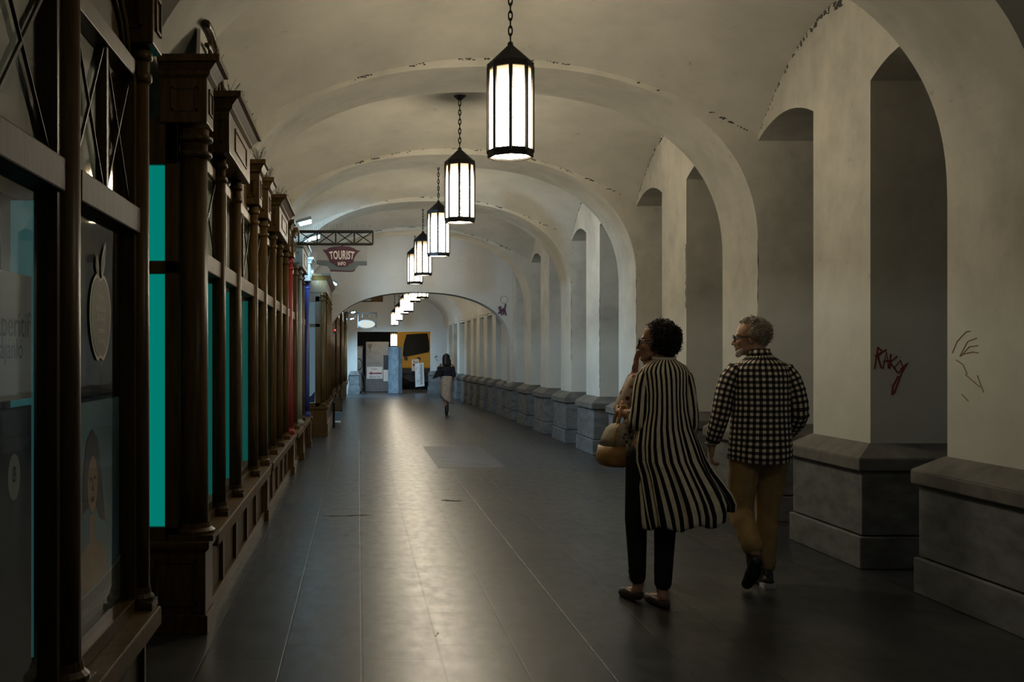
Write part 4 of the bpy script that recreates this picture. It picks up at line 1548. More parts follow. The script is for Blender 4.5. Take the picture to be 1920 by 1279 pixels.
def vp(pts):
    return [at(x, y, VY) for x, y in pts]


MB().plate(vp([(742, 606), (838, 606), (840, 691), (752, 691), (752, 668), (742, 640)]), 2.2, 'y', VY).build('cab_body', 'truck_yellow', V, bevel=0.05)
wpts = [(762, 627), (801, 625), (804, 640), (805, 656), (803, 660), (757, 669), (755, 666), (757, 645)]
MB().plate(vp(wpts), 0.04, 'y', VY - 0.05).build('cab_window', 'truck_glass', V, bevel=0.02)
MB().plate(vp([(752, 691), (840, 691), (840, 700), (752, 700)]), 0.10, 'y', VY - 0.06).build('bumper', 'black_plastic', V)
for sx in (762, 828):
    X, _ = at(sx, 700, VY)
    b = MB()
    pts = [(0.50, -0.14), (0.52, -0.10), (0.52, 0.10), (0.50, 0.14)]
    vs = []; n = 24
    for r_, d in [(0.2, -0.1)] + pts + [(0.2, 0.1)]:
        for j in range(n):
            a = 2 * PI * j / n
            vs.append((X + d, VY + 0.6 + r_ * math.cos(a), 0.52 + r_ * math.sin(a)))
    fs = [(i * n + j, i * n + (j + 1) % n, (i + 1) * n + (j + 1) % n, (i + 1) * n + j) for i in range(5) for j in range(n)]
    fs += [tuple(range(n)), tuple(5 * n + j for j in range(n))]
    b.add(vs, fs).build('wheel', 'rubber', V, True)
MB().plate(vp([(752, 700), (840, 700), (840, 716), (770, 716), (752, 706)]), 1.8, 'y', VY + 0.05).build('chassis', 'black_plastic', V)
for x in (761, 785):
    X, z = at(x, 672, VY)
    MB().box(X - 0.07, X + 0.07, VY - 0.06, VY, z - 0.05, z + 0.05).build('marker_lamp', 'black_plastic', V)
b = MB(); pl = vp([(733, 622), (741, 634), (742, 660)])
b.tube([(x, VY - 0.1, z) for x, z in pl], 0.05, 6); b.build('mirror_arm', 'truck_yellow', V, True)
light('street_fill_light', 'AREA', (1.2, 42.6, 4.6), 75, (1.0, 0.80, 0.5), 0.6, (1.8, 46, 1.0))  # added unseen area light to brighten the street beyond the doorway


# ------------------------------------------------------------------ people
def remesh(name, mb, mat, parent, voxel=0.007, iters=3):
    o = mb.build(name, mat, parent, local=True)
    r = o.modifiers.new('union', 'REMESH'); r.mode = 'VOXEL'; r.voxel_size = voxel; r.use_smooth_shade = True
    s = o.modifiers.new('smooth', 'SMOOTH'); s.iterations = iters; s.factor = 0.5
    return o


def frame(fwd):
    f = Vector(fwd).normalized(); up = Vector((0, 0, 1))
    s = up.cross(f).normalized()      # the head's left
    return f, s, f.cross(s)


def head(mb, c, fwd, k=0.92, tilt=0.0):
    f, s, u = frame((fwd[0], fwd[1], tilt))
    c = Vector(c)
    M = Matrix((f, s, u)).transposed()
    P = lambda a, b_, z_: c + f * a * k + s * b_ * k + u * z_ * k
    mb.ball(P(-0.012, 0, 0.035), (0.100 * k, 0.078 * k, 0.104 * k), 20, 14, M)
    mb.ball(P(0.042, 0, -0.045), (0.056 * k, 0.060 * k, 0.080 * k), 16, 12, M)
    mb.ball(P(0.078, 0, -0.108), 0.024 * k)
    mb.cap(P(0.02, 0.052, -0.075), 0.020 * k, P(0.075, 0.016, -0.108), 0.020 * k); mb.cap(P(0.02, -0.052, -0.075), 0.020 * k, P(0.075, -0.016, -0.108), 0.020 * k)
    mb.cap(P(0.092, 0, 0.012), 0.011 * k, P(0.118, 0, -0.036), 0.0135 * k)
    mb.ball(P(0.104, 0.013, -0.040), 0.010 * k); mb.ball(P(0.104, -0.013, -0.040), 0.010 * k)
    mb.cap(P(0.079, 0.036, 0.026), 0.014 * k, P(0.079, -0.036, 0.026), 0.014 * k)
    mb.cap(P(0.096, 0.018, -0.068), 0.008 * k, P(0.096, -0.018, -0.068), 0.008 * k)
    mb.cap(P(0.094, 0.015, -0.080), 0.009 * k, P(0.094, -0.015, -0.080), 0.009 * k)
    for q in (-1, 1):
        mb.ball(P(0.066, q * 0.036, -0.030), 0.027 * k)
        mb.ball(P(-0.010, q * 0.079, -0.012), (0.019 * k, 0.009 * k, 0.032 * k), 10, 8, M)
        mb.ball(P(-0.006, q * 0.076, -0.036), 0.010 * k)
    return P


def hand(mb, wrist, d, side, palm_n, k=1.0, curl=0.5, thumb=1):
    """d = direction of the hand, side = towards the index finger, palm_n = the way the fingers bend"""
    w = Vector(wrist); d = Vector(d).normalized(); s = Vector(side).normalized(); n = Vector(palm_n).normalized()
    M = Matrix((d, s, n)).transposed()
    mb.ball(w + d * 0.045 * k, (0.052 * k, 0.040 * k, 0.016 * k), 12, 8, M)
    mb.cap(w, 0.023 * k, w + d * 0.04 * k, 0.022 * k)
    for i, (off, ln) in enumerate(((0.029, 0.072), (0.010, 0.080), (-0.010, 0.074), (-0.028, 0.058))):
        q = w + d * 0.085 * k + s * off * k
        a = curl * (0.8 + 0.12 * i)
        segs = (0.45, 0.32, 0.23)
        ang = a * 0.5
        r = 0.0092 * k
        mb.ball(q, r * 1.1, 8, 6)
        for sg in segs:
            dd = d * math.cos(ang) + n * math.sin(ang)
            q2 = q + dd * ln * sg * k
            mb.cap(q, r, q2, r * 0.93, 8)
            q = q2; r *= 0.93; ang += a
    q = w + d * 0.022 * k + s * 0.032 * k
    t1 = (d * 0.65 + s * 0.65 * thumb + n * 0.35).normalized()
    q2 = q + t1 * 0.038 * k; mb.cap(q, 0.013 * k, q2, 0.011 * k, 8)
    t2 = (d * 0.9 + s * 0.25 * thumb + n * 0.4).normalized()
    mb.cap(q2, 0.011 * k, q2 + t2 * 0.030 * k, 0.009 * k, 8)


def glasses(P, par, k=1.0):
    b = MB()
    for q in (-1, 1):
        pts = []
        for i in range(16):
            a = 2 * PI * i / 16
            ca, sa = math.cos(a), math.sin(a)
            pts.append(P(0.112 - 0.008 * abs(ca), q * 0.034 + 0.027 * math.copysign(abs(ca) ** 0.6, ca), 0.004 + 0.021 * math.copysign(abs(sa) ** 0.6, sa)))
        b.tube(pts, 0.0032, 6, closed=True)
        b.tube([P(0.104, q * 0.062, 0.014), P(0.05, q * 0.080, 0.012), P(0.0, q * 0.084, 0.008), P(-0.02, q * 0.084, -0.012)], 0.0034, 6)
    b.tube([P(0.113, 0.009, 0.008), P(0.116, 0, 0.010), P(0.113, -0.009, 0.008)], 0.003, 6)
    return b.build('glasses', 'black_plastic', par, True, local=True)


def eyes(P, par):
    for q in (-1, 1):
        MB().ball(P(0.078, q * 0.033, 0.004), 0.0125).build('eye', 'eye_white', par, True, local=True)


def curls(name, mat, par, c, rad, fwd, n, cr, keep, seed=1, tube_r=0.0035, lift=0.0):
    """curly hair: a lumpy cap plus many small coiled locks"""
    rr = random.Random(seed)
    c = Vector(c); f, s, u = frame(fwd)
    b = MB()
    M = Matrix((f, s, u)).transposed()
    NA, NB = 40, 24
    vs = []; fs = []
    for i in range(NB + 1):
        ph = -PI / 2 + PI * i / NB
        for j in range(NA):
            a = 2 * PI * j / NA
            d = Vector((math.cos(ph) * math.cos(a), math.cos(ph) * math.sin(a), math.sin(ph)))
            nz = 1 + 0.10 * mnoise.noise(d * 5 + Vector((seed, 0, 0))) + 0.05 * mnoise.noise(d * 12)
            sc = 1.0 if keep(d) else 0.72
            vs.append(c + M @ Vector((d.x * rad[0], d.y * rad[1], d.z * rad[2])) * nz * sc)
    for i in range(NB):
        for j in range(NA):
            j2 = (j + 1) % NA
            fs.append((i * NA + j, i * NA + j2, (i + 1) * NA + j2, (i + 1) * NA + j))
    b.add(vs, fs)
    k = 0
    while k < n:
        d = Vector((rr.gauss(0, 1), rr.gauss(0, 1), rr.gauss(0, 1))).normalized()
        if not keep(d):
            continue
        k += 1
        base = c + M @ Vector((d.x * rad[0], d.y * rad[1], d.z * rad[2])) * rr.uniform(0.93, 1.03)
        nrm = (M @ d).normalized()
        down = Vector((0, 0, -1)) - nrm * nrm.dot(Vector((0, 0, -1)))
        ax = (down.normalized() if down.length > 0.1 else nrm.orthogonal()) * rr.uniform(0.6, 1) + nrm * rr.uniform(-0.1, 0.5) + Vector((rr.gauss(0, .4), rr.gauss(0, .4), 0))
        ax.normalize(); o1 = ax.orthogonal().normalized(); o2 = ax.cross(o1)
        ph = rr.uniform(0, 6.28); turns = rr.uniform(1.1, 1.9); ln = rr.uniform(1.4, 2.6) * cr; q = rr.uniform(0.6, 1.15) * cr
        pts = [base + ax * ln * t + (o1 * math.cos(ph + turns * 2 * PI * t) + o2 * math.sin(ph + turns * 2 * PI * t)) * q * (0.6 + 0.4 * t) for t in [i / 10 for i in range(11)]]
        b.tube(pts, [tube_r * (1.2 - 0.6 * i / 10) for i in range(11)], 4)
    return b.build(name, mat, par, True, local=True)


def loft(rings, n, uvscale, fold=None, gap=0.0, arcfix=None):
    """rings: (cx, cy, z, rx, ry[, exponent]); theta 0 = +X. Returns MB with UVs."""
    b = MB(); vs = []; K = len(rings)
    a0 = -gap
    span = 2 * PI - 2 * gap
    th = [PI / 2 + gap + span * j / n for j in range(n + 1)]      # opens at +Y (the front)
    vlen = [0.0]
    for i in range(1, K):
        p, q = rings[i - 1], rings[i]
        vlen.append(vlen[-1] + math.dist(p[:3], q[:3]))
    for i, rg in enumerate(rings):
        cx, cy, z, rx, ry = rg[:5]
        for t in th:
            m_ = 1 + (fold(t, i / (K - 1)) if fold else 0)
            dz = fold_z(t, i / (K - 1)) if (fold_z := getattr(loft, 'fz', None)) else 0
            vs.append((cx + rx * m_ * math.cos(t), cy + ry * m_ * math.sin(t), z + dz))
    fs = []; uvs = []
    for i in range(K - 1):
        for j in range(n):
            q = [(i, j), (i, j + 1), (i + 1, j + 1), (i + 1, j)]
            fs.append(tuple(a * (n + 1) + c for a, c in q))
            uvs.append([((c / n) * uvscale[0], vlen[a] * uvscale[1]) for a, c in q])
    b.add(vs, fs, uvs)
    return b


def sleeve(b, pts, rads, n, uvscale, wr=0.0, seed=0, aim=(0, -1, 0)):
    """cloth tube along pts, adds to MB b with UVs"""
    pts = [Vector(p) for p in pts]
    K = len(pts); vs = []
    vl = [0.0]
    for i in range(1, K):
        vl.append(vl[-1] + (pts[i] - pts[i - 1]).length)
    for i, p in enumerate(pts):
        t = (pts[min(i + 1, K - 1)] - pts[max(i - 1, 0)]).normalized()
        u = Vector(aim) - t * t.dot(Vector(aim)); u.normalize(); w = t.cross(u)
        r = rads[i]
        ra, rb_ = r if isinstance(r, tuple) else (r, r)
        for j in range(n + 1):
            a = 2 * PI * j / n + PI
            m_ = 1 + wr * mnoise.noise(Vector((math.cos(a) * 2, math.sin(a) * 2, vl[i] * 22 + seed)))
            vs.append(p + (u * math.cos(a) * ra + w * math.sin(a) * rb_) * m_)
    fs = []; uvs = []
    for i in range(K - 1):
        for j in range(n):
            q = [(i, j), (i, j + 1), (i + 1, j + 1), (i + 1, j)]
            fs.append(tuple(a * (n + 1) + c for a, c in q))
            uvs.append([((c / n) * uvscale[0], vl[a] * uvscale[1]) for a, c in q])
    b.add(vs, fs, uvs)


def shoe(mb, heel, toe, w=0.042, h=0.07, k=1.0):
    h_ = Vector(heel); t = Vector(toe)
    mb.cap(h_ + Vector((0, 0, 0.035)), 0.036 * k, h_.lerp(t, 0.55) + Vector((0, 0, 0.036)), w * k)
    mb.cap(h_.lerp(t, 0.55) + Vector((0, 0, 0.034)), w * k, h_.lerp(t, 0.88) + Vector((0, 0, 0.026)), 0.036 * k)
    mb.ball(t + (h_ - t) * 0.06 + Vector((0, 0, 0.022)), 0.026 * k)


# ---- woman in the striped cardigan
W = thing('person', 'curly dark haired person in a long black and cream striped cardigan, seen from behind', 'person', (1.74, 6.35, 0))
mb = MB()
WF = (-0.93, 0.36, 0)
P = head(mb, (0.045, 0.05, 1.555), WF, 0.90, 0.02)
mb.cap((0.075, 0.03, 1.48), 0.050, (0.078, 0.0, 1.40), 0.058)
mb.cap((-0.015, 0.0, 1.372), 0.052, (0.175, 0.0, 1.380), 0.052)
mb.ball((0.080, 0.0, 1.27), (0.125, 0.090, 0.19)); mb.ball((0.07, 0.0, 1.06), (0.118, 0.085, 0.16)); mb.ball((0.03, -0.01, 0.92), (0.155, 0.105, 0.13))
# left arm: upper arm down, forearm forward carrying the bag; right arm mirrored, forward
mb.cap((-0.028, 0.0, 1.365), 0.042, (-0.058, -0.01, 1.11), 0.036); mb.cap((-0.058, -0.01, 1.11), 0.034, (-0.130, 0.20, 1.13), 0.025)
hand(mb, (-0.130, 0.20, 1.13), (-0.1, 0.95, 0.1), (0.2, 0, 1), (1, 0, 0), 0.92, 0.9)
mb.cap((0.186, 0.0, 1.370), 0.042, (0.216, -0.01, 1.11), 0.036); mb.cap((0.216, -0.01, 1.11), 0.034, (0.17, 0.19, 1.05), 0.025)
hand(mb, (0.17, 0.19, 1.05), (-0.35, 0.9, 0), (0, 0, 1), (-1, 0, 0), 0.92, 0.6)
# legs (bare ankles show)
mb.cap((-0.045, 0.0, 0.90), 0.080, (-0.075, 0.04, 0.49), 0.055); mb.cap((-0.075, 0.04, 0.49), 0.053, (-0.058, 0.06, 0.10), 0.034)
mb.cap((0.095, 0.0, 0.90), 0.080, (0.078, -0.02, 0.49), 0.055); mb.cap((0.078, -0.02, 0.49), 0.053, (0.052, -0.055, 0.09), 0.034)
mb.cap((-0.058, 0.06, 0.10), 0.032, (-0.075, 0.05, 0.060), 0.032); mb.cap((-0.070, 0.06, 0.060), 0.030, (-0.105, 0.20, 0.035), 0.022)
mb.cap((0.052, -0.055, 0.09), 0.032, (0.050, -0.080, 0.050), 0.032); mb.cap((0.050, -0.06, 0.045), 0.030, (0.018, 0.08, 0.025), 0.022)
remesh('body', mb, 'skin', W, 0.006, 3)
eyes(P, W); glasses(P, W)
curls('hair', 'hair_dark', W, P(-0.040, -0.004, 0.022), (0.099, 0.102, 0.110), WF, 760, 0.015,
      lambda d: not (d.x > 0.55 and d.z < 0.70) and not (d.x > 0.15 and d.z < -0.45), 3, 0.0030)
mb = MB()
mb.ball((0.042, -0.01, 0.93), (0.142, 0.110, 0.14))
mb.cap((-0.055, 0.0, 0.88), 0.092, (-0.078, 0.035, 0.49), 0.068); mb.cap((-0.078, 0.035, 0.49), 0.066, (-0.064, 0.055, 0.150), 0.050)
mb.cap((0.095, 0.0, 0.88), 0.092, (0.080, -0.022, 0.49), 0.068); mb.cap((0.080, -0.022, 0.49), 0.066, (0.056, -0.06, 0.140), 0.052)
remesh('trousers', mb, 'black_cloth', W, 0.009, 4)
for (hl, te) in (((-0.066, 0.020, 0.028), (-0.112, 0.23, 0.004)), ((0.052, -0.115, 0.0), (0.012, 0.11, 0.0))):
    mbs = MB()
    h_, t_ = Vector(hl), Vector(te)
    base = h_.z * 0.6
    mbs.cap(h_ + Vector((0, 0.01, 0.022)), 0.036, h_.lerp(t_, 0.6) + Vector((0, 0, 0.022)), 0.041)
    mbs.cap(h_.lerp(t_, 0.6) + Vector((0, 0, 0.022)), 0.041, t_ + Vector((0, -0.02, 0.018)), 0.030)
    mbs.v = [(p_[0], p_[1], max(0.0 if base == 0 else base * (1 - max(0, min(1, (p_[1] - h_.y) / 0.2))), min(p_[2], 0.048 + base))) for p_ in mbs.v]
    remesh('shoe', mbs, 'shoe_tan', W, 0.006, 2)
# cardigan
rings = [(0.080, 0.005, 1.462, 0.060, 0.062), (0.080, 0.000, 1.448, 0.076, 0.072), (0.079, -0.004, 1.430, 0.104, 0.080), (0.079, -0.008, 1.408, 0.130, 0.090), (0.079, -0.010, 1.380, 0.144, 0.100),
         (0.079, -0.012, 1.33, 0.140, 0.115), (0.079, -0.014, 1.25, 0.134, 0.122), (0.079, -0.016, 1.15, 0.140, 0.128), (0.078, -0.02, 1.05, 0.162, 0.138), (0.088, -0.025, 0.95, 0.190, 0.150),
         (0.102, -0.03, 0.86, 0.206, 0.160), (0.130, -0.04, 0.78, 0.214, 0.170), (0.158, -0.05, 0.70, 0.232, 0.178), (0.182, -0.06, 0.62, 0.246, 0.184), (0.196, -0.065, 0.55, 0.250, 0.188), (0.200, -0.068, 0.485, 0.240, 0.188)]


def cfold(t, v):
    g = max(0.0, v - 0.25)
    return g * (0.10 * math.sin(9 * t + 4 * v) + 0.07 * math.sin(17 * t - 3 * v + 1) + 0.03 * math.sin(29 * t + 2)) + 0.02 * math.sin(5 * t + 9 * v)


def cfz(t, v):
    # hem lifts on the wind-blown right side
    r = max(0.0, math.cos(t))
    g = max(0.0, v - 0.55) / 0.45
    return g * g * (0.10 * r ** 2 + 0.018 * math.sin(7 * t)) - 0.015 * g * max(0, -math.cos(t))


# resample the ring list so folds stay smooth
def dense(rs, k=3):
    o_ = []
    for p_, q_ in zip(rs[:-1], rs[1:]):
        for i in range(k):
            o_.append(tuple(p_[j] + (q_[j] - p_[j]) * i / k for j in range(len(p_))))
    return o_ + [rs[-1]]


loft.fz = cfz
cb = loft(dense(rings), 168, (28, 20), cfold, gap=0.30)
loft.fz = None
sleeve(cb, [(0.000, 0.0, 1.385), (-0.022, -0.002, 1.384), (-0.040, -0.005, 1.35), (-0.052, -0.008, 1.29), (-0.060, -0.012, 1.22), (-0.066, -0.014, 1.15), (-0.070, -0.004, 1.10), (-0.070, 0.010, 1.055)],
       [(0.024, 0.020), (0.050, 0.036), (0.058, 0.046), (0.060, 0.050), (0.064, 0.052), (0.070, 0.054), (0.078, 0.057), (0.082, 0.057)], 28, (9, 20), 0.14, 1)
sleeve(cb, [(0.158, 0.0, 1.388), (0.180, -0.002, 1.387), (0.200, -0.005, 1.35), (0.211, -0.008, 1.29), (0.219, -0.012, 1.22), (0.226, -0.012, 1.15), (0.230, 0.005, 1.09), (0.225, 0.03, 1.03)],
       [(0.024, 0.020), (0.050, 0.036), (0.056, 0.045), (0.058, 0.048), (0.062, 0.050), (0.067, 0.052), (0.074, 0.055), (0.078, 0.055)], 28, (9, 20), 0.14, 5)
cd = cb.build('cardigan', 'striped_cloth', W, True, local=True, solid=0.003)
b = MB()
b.tube([(0.080 + 0.062 * math.cos(a), 0.004 + 0.066 * math.sin(a), 1.462 + 0.006 * math.sin(a)) for a in [PI * 0.75 + 2 * PI * 0.75 * i / 20 for i in range(21)]], 0.011, 6)
b.build('collar', 'sticker_cream', cd, True, local=True)

# handbag with scarf, hanging at her left side
HB = thing('handbag', 'beige and tan handbag hanging at the left side of the striped cardigan', 'handbag', (1.555, 6.55, 0.79))
hbx, hby = 1.575, 6.55


def bagring(z, rx, ry, dx=0.0):
    return [(hbx + dx + rx * math.copysign(abs(math.cos(a)) ** 0.7, math.cos(a)), hby + ry * math.copysign(abs(math.sin(a)) ** 0.7, math.sin(a)), z) for a in [2 * PI * i / 24 for i in range(24)]]


def ringmesh(rs):
    b = MB(); vs = [p for r in rs for p in r]; n = 24
    fs = [(i * n + j, i * n + (j + 1) % n, (i + 1) * n + (j + 1) % n, (i + 1) * n + j) for i in range(len(rs) - 1) for j in range(n)]
    fs += [tuple(range(n))[::-1], tuple((len(rs) - 1) * n + j for j in range(n))]
    return b.add(vs, fs)


ringmesh([bagring(0.925, 0.093, 0.135, 0.004), bagring(0.98, 0.080, 0.125, 0.01), bagring(1.03, 0.064, 0.11, 0.018), bagring(1.055, 0.040, 0.09, 0.024), bagring(1.062, 0.015, 0.07, 0.026)]).build('upper_bag', 'bag_beige', HB, True)
ringmesh([bagring(0.800, 0.060, 0.10), bagring(0.806, 0.088, 0.13), bagring(0.83, 0.104, 0.142), bagring(0.87, 0.106, 0.143), bagring(0.927, 0.095, 0.137, 0.004)]).build('lower_bag', 'bag_tan', HB, True)
b = MB()
for yo in (-0.06, 0.05):
    b.tube([(hbx + 0.00, hby + yo, 1.03), (hbx + 0.012, hby + yo, 1.09), (hbx + 0.035, hby + yo * 0.5, 1.165), (hbx + 0.06, hby + yo * 0.3, 1.172), (hbx + 0.075, hby + yo * 0.5, 1.12), (hbx + 0.070, hby + yo, 1.03)], 0.010, 8)
b.build('handle', 'bag_tan', HB, True)
b = MB(); b.tube([(hbx - 0.035, hby - 0.128, 0.93), (hbx - 0.028, hby - 0.118, 0.98), (hbx - 0.012, hby - 0.10, 1.03), (hbx + 0.008, hby - 0.075, 1.06)], 0.008, 6)
b.build('zip_band', 'bag_tan', HB, True)
MB().lathe([(0.012, 0.978), (0.012, 0.986)], hbx + 0.045, hby - 0.112, 10).build('charm', 'steel', HB)
sf = MB()
for i, (dx, dy) in enumerate(((0.0, 0.0), (0.016, -0.02), (-0.014, -0.015))):
    pts = [(1.640 + dx + 0.012 * math.sin(5 * t + i), 6.44 + dy + 0.01 * math.cos(7 * t + i), 1.14 - 0.33 * t * (1 - 0.08 * i)) for t in [k_ / 12 for k_ in range(13)]]
    sf.tube(pts, [0.012 + 0.012 * math.sin(PI * min(1, k_ / 12 + 0.15)) + 0.005 * math.sin(k_ * 1.9 + i) for k_ in range(13)], 8)
tag(sf.build('scarf', 'scarf_cloth', smooth=True), 'black and gold patterned scarf dangling from the beige handbag handle', 'scarf')

# ---- person mostly hidden behind her, in a printed blouse
T3 = thing('person', 'person in a pink printed blouse mostly hidden in front of the striped cardigan', 'person', (1.93, 7.02, 0))
mb = MB()
P = head(mb, (0.035, 0.02, 1.50), (-0.75, 0.65, 0), 0.88)
mb.cap((0.03, 0.0, 1.44), 0.048, (0.03, 0.0, 1.36), 0.055)
mb.ball((0.03, 0.0, 1.20), (0.15, 0.10, 0.2)); mb.ball((0.02, 0.0, 0.93), (0.15, 0.11, 0.18))
mb.cap((-0.10, 0.0, 1.31), 0.045, (-0.185, 0.05, 1.13), 0.038); mb.cap((-0.185, 0.05, 1.13), 0.034, (-0.10, 0.04, 1.37), 0.024)
hand(mb, (-0.10, 0.04, 1.37), (0.12, 0.0, 1.0), (-0.6, -0.7, 0), (0.7, -0.5, 0), 0.92, 0.25)
mb.cap((0.16, 0.0, 1.31), 0.045, (0.20, 0.0, 1.05), 0.036); mb.cap((0.20, 0.0, 1.05), 0.034, (0.19, 0.08, 0.83), 0.024)
hand(mb, (0.19, 0.08, 0.83), (0, 0.1, -1), (0, 1, 0), (-1, 0, 0), 0.9, 0.5)
for q in (-0.088, 0.082):
    mb.cap((0.01 + q, 0, 0.88), 0.075, (q, 0.0, 0.47), 0.052); mb.cap((q, 0.0, 0.47), 0.048, (q, 0.0, 0.08), 0.032)
    mb.cap((q, 0.0, 0.05), 0.03, (q, 0.12, 0.03), 0.026)
remesh('body', mb, 'skin', T3, 0.008, 3)
curls('hair', 'hair_dark', T3, P(-0.03, 0, 0.04), (0.10, 0.09, 0.10), (-0.75, 0.65, 0), 60, 0.014, lambda d: not (d.x > 0.4 and d.z < 0.6), 9)
mb = MB()
mb.ball((0.03, 0.0, 1.20), (0.168, 0.118, 0.20)); mb.ball((0.02, 0.0, 0.98), (0.16, 0.125, 0.20)); mb.cap((-0.09, 0, 1.315), 0.056, (0.15, 0, 1.315), 0.056)
mb.cap((-0.10, 0.0, 1.31), 0.054, (-0.19, 0.045, 1.13), 0.050); mb.cap((-0.19, 0.045, 1.13), 0.052, (-0.118, 0.045, 1.325), 0.036)
mb.cap((0.16, 0.0, 1.31), 0.054, (0.205, 0.0, 1.06), 0.05)
remesh('blouse', mb, 'printed_cloth', T3, 0.009, 3)
mb = MB()
for q in (-0.088, 0.082):
    mb.cap((0.01 + q, 0, 0.86), 0.082, (q, 0.0, 0.47), 0.058); mb.cap((q, 0.0, 0.47), 0.056, (q, 0.0, 0.12), 0.042)
remesh('trousers', mb, 'black_cloth', T3, 0.010, 3)
for q in (-0.088, 0.082):
    mbs = MB(); shoe(mbs, (q, -0.04, 0), (q, 0.17, 0), 0.036, k=0.9); mbs.v = [(a, c, max(0, z_)) for a, c, z_ in mbs.v]
    remesh('shoe', mbs, 'shoe_black', T3, 0.009, 2)

# ---- man in the checked shirt
M_ = thing('person', 'grey haired bearded person in a black and white checked shirt and khaki trousers', 'person', (2.60, 6.90, 0))
mb = MB()
P = head(mb, (-0.056, 0.04, 1.590), (-0.95, 0.30, 0), 0.89, -0.04)
mb.cap((-0.020, 0.02, 1.52), 0.060, (0.0, 0.0, 1.42), 0.066)
mb.cap((-0.135, 0.0, 1.378), 0.058, (0.135, 0.0, 1.378), 0.058)
mb.ball((0.0, 0.0, 1.26), (0.175, 0.115, 0.20)); mb.ball((0.0, 0.0, 1.03), (0.165, 0.115, 0.18)); mb.ball((-0.01, 0.0, 0.90), (0.165, 0.115, 0.13))
mb.cap((-0.168, 0.0, 1.360), 0.046, (-0.245, 0.0, 1.125), 0.042); mb.cap((-0.245, 0.0, 1.125), 0.042, (-0.298, 0.05, 0.895), 0.029)
hand(mb, (-0.298, 0.05, 0.895), (-0.03, 0.10, -1.0), (0.15, 0.98, 0.1), (0.98, -0.15, 0), 1.02, 0.75)
mb.cap((0.168, 0.0, 1.360), 0.046, (0.240, -0.01, 1.12), 0.042); mb.cap((0.240, -0.01, 1.12), 0.042, (0.245, 0.16, 0.97), 0.030)
hand(mb, (0.245, 0.16, 0.97), (-0.1, 0.7, -0.5), (-0.5, 0.3, 0.5), (-0.7, 0, -0.5), 1.0, 0.7)
# trailing (left) leg bent, heel raised; right leg forward and straight
mb.cap((-0.085, 0.0, 0.88), 0.095, (-0.130, 0.0, 0.47), 0.064); mb.cap((-0.130, 0.0, 0.47), 0.060, (-0.135, -0.26, 0.25), 0.040)
mb.cap((0.085, 0.0, 0.88), 0.095, (0.062, 0.05, 0.48), 0.064); mb.cap((0.062, 0.05, 0.48), 0.060, (0.020, -0.02, 0.09), 0.040)
remesh('body', mb, 'skin_pale', M_, 0.006, 3)
eyes(P, M_); glasses(P, M_)
curls('hair', 'hair_grey', M_, P(-0.034, 0.0, 0.040), (0.100, 0.090, 0.098), (-0.95, 0.30, 0), 520, 0.013,
      lambda d: not (d.x > 0.25 and d.z < 0.72) and not (d.x > -0.35 and d.z < -0.20), 5, 0.0028)
mb = MB()
mb.cap(P(0.076, 0.022, -0.104), 0.022, P(0.076, -0.022, -0.104), 0.022); mb.ball(P(0.082, 0, -0.114), 0.022)
for q in (-1, 1):
    mb.cap(P(0.044, q * 0.050, -0.078), 0.013, P(0.074, q * 0.026, -0.102), 0.021)
mb.cap(P(0.104, 0.02, -0.055), 0.007, P(0.104, -0.02, -0.055), 0.007)
remesh('beard', mb, 'beard_white', M_, 0.005, 2)
mb = MB()
mb.ball((-0.005, 0.0, 0.90), (0.178, 0.128, 0.13))
KN, AN = Vector((-0.134, 0.0, 0.47)), Vector((-0.138, -0.235, 0.285))
KR, AR_ = Vector((0.064, 0.048, 0.48)), Vector((0.026, -0.015, 0.13))
mb.cap((-0.088, 0.0, 0.86), 0.110, KN, 0.078); mb.cap(KN, 0.076, AN, 0.066)
mb.cap((0.085, 0.0, 0.86), 0.110, KR, 0.078); mb.cap(KR, 0.076, AR_, 0.064)
for i in range(5):
    t = 0.2 + i * 0.18
    c_ = KN.lerp(AN, t)
    mb.ball(c_ + Vector((0.006 * (-1) ** i, 0, 0)), (0.078 - 0.010 * t, 0.074 - 0.010 * t, 0.022))
    c_ = KR.lerp(AR_, t)
    mb.ball(c_ + Vector((0.005 * (-1) ** i, 0, 0)), (0.078 - 0.010 * t, 0.078 - 0.010 * t, 0.016))
remesh('trousers', mb, 'khaki_cloth', M_, 0.008, 2)
# shoes: the left one swings through behind, toe down
mbs = MB()
hl, ml, tp = Vector((-0.140, -0.300, 0.200)), Vector((-0.152, -0.262, 0.110)), Vector((-0.162, -0.205, 0.048))
mbs.cap(hl, 0.040, ml, 0.047); mbs.cap(ml, 0.047, tp, 0.038)
mbs.cap((-0.138, -0.245, 0.245), 0.046, (-0.142, -0.270, 0.180), 0.044)
remesh('shoe', mbs, 'shoe_black', M_, 0.008, 2)
mbs = MB(); shoe(mbs, (0.012, -0.10, 0), (-0.015, 0.19, 0), k=1.05); mbs.v = [(a, c, max(0.0, z_)) for a, c, z_ in mbs.v]
mbs.cap((0.016, -0.055, 0.05), 0.046, (0.022, -0.02, 0.11), 0.046)
sh2 = remesh('shoe', mbs, 'shoe_black', M_, 0.008, 2)
b = MB(); b.frustum((-0.030, 0.046, -0.142, -0.06), 0.0, (-0.026, 0.042, -0.140, -0.06), 0.030); b.build('heel_edge', 'sole_white', sh2, local=True)
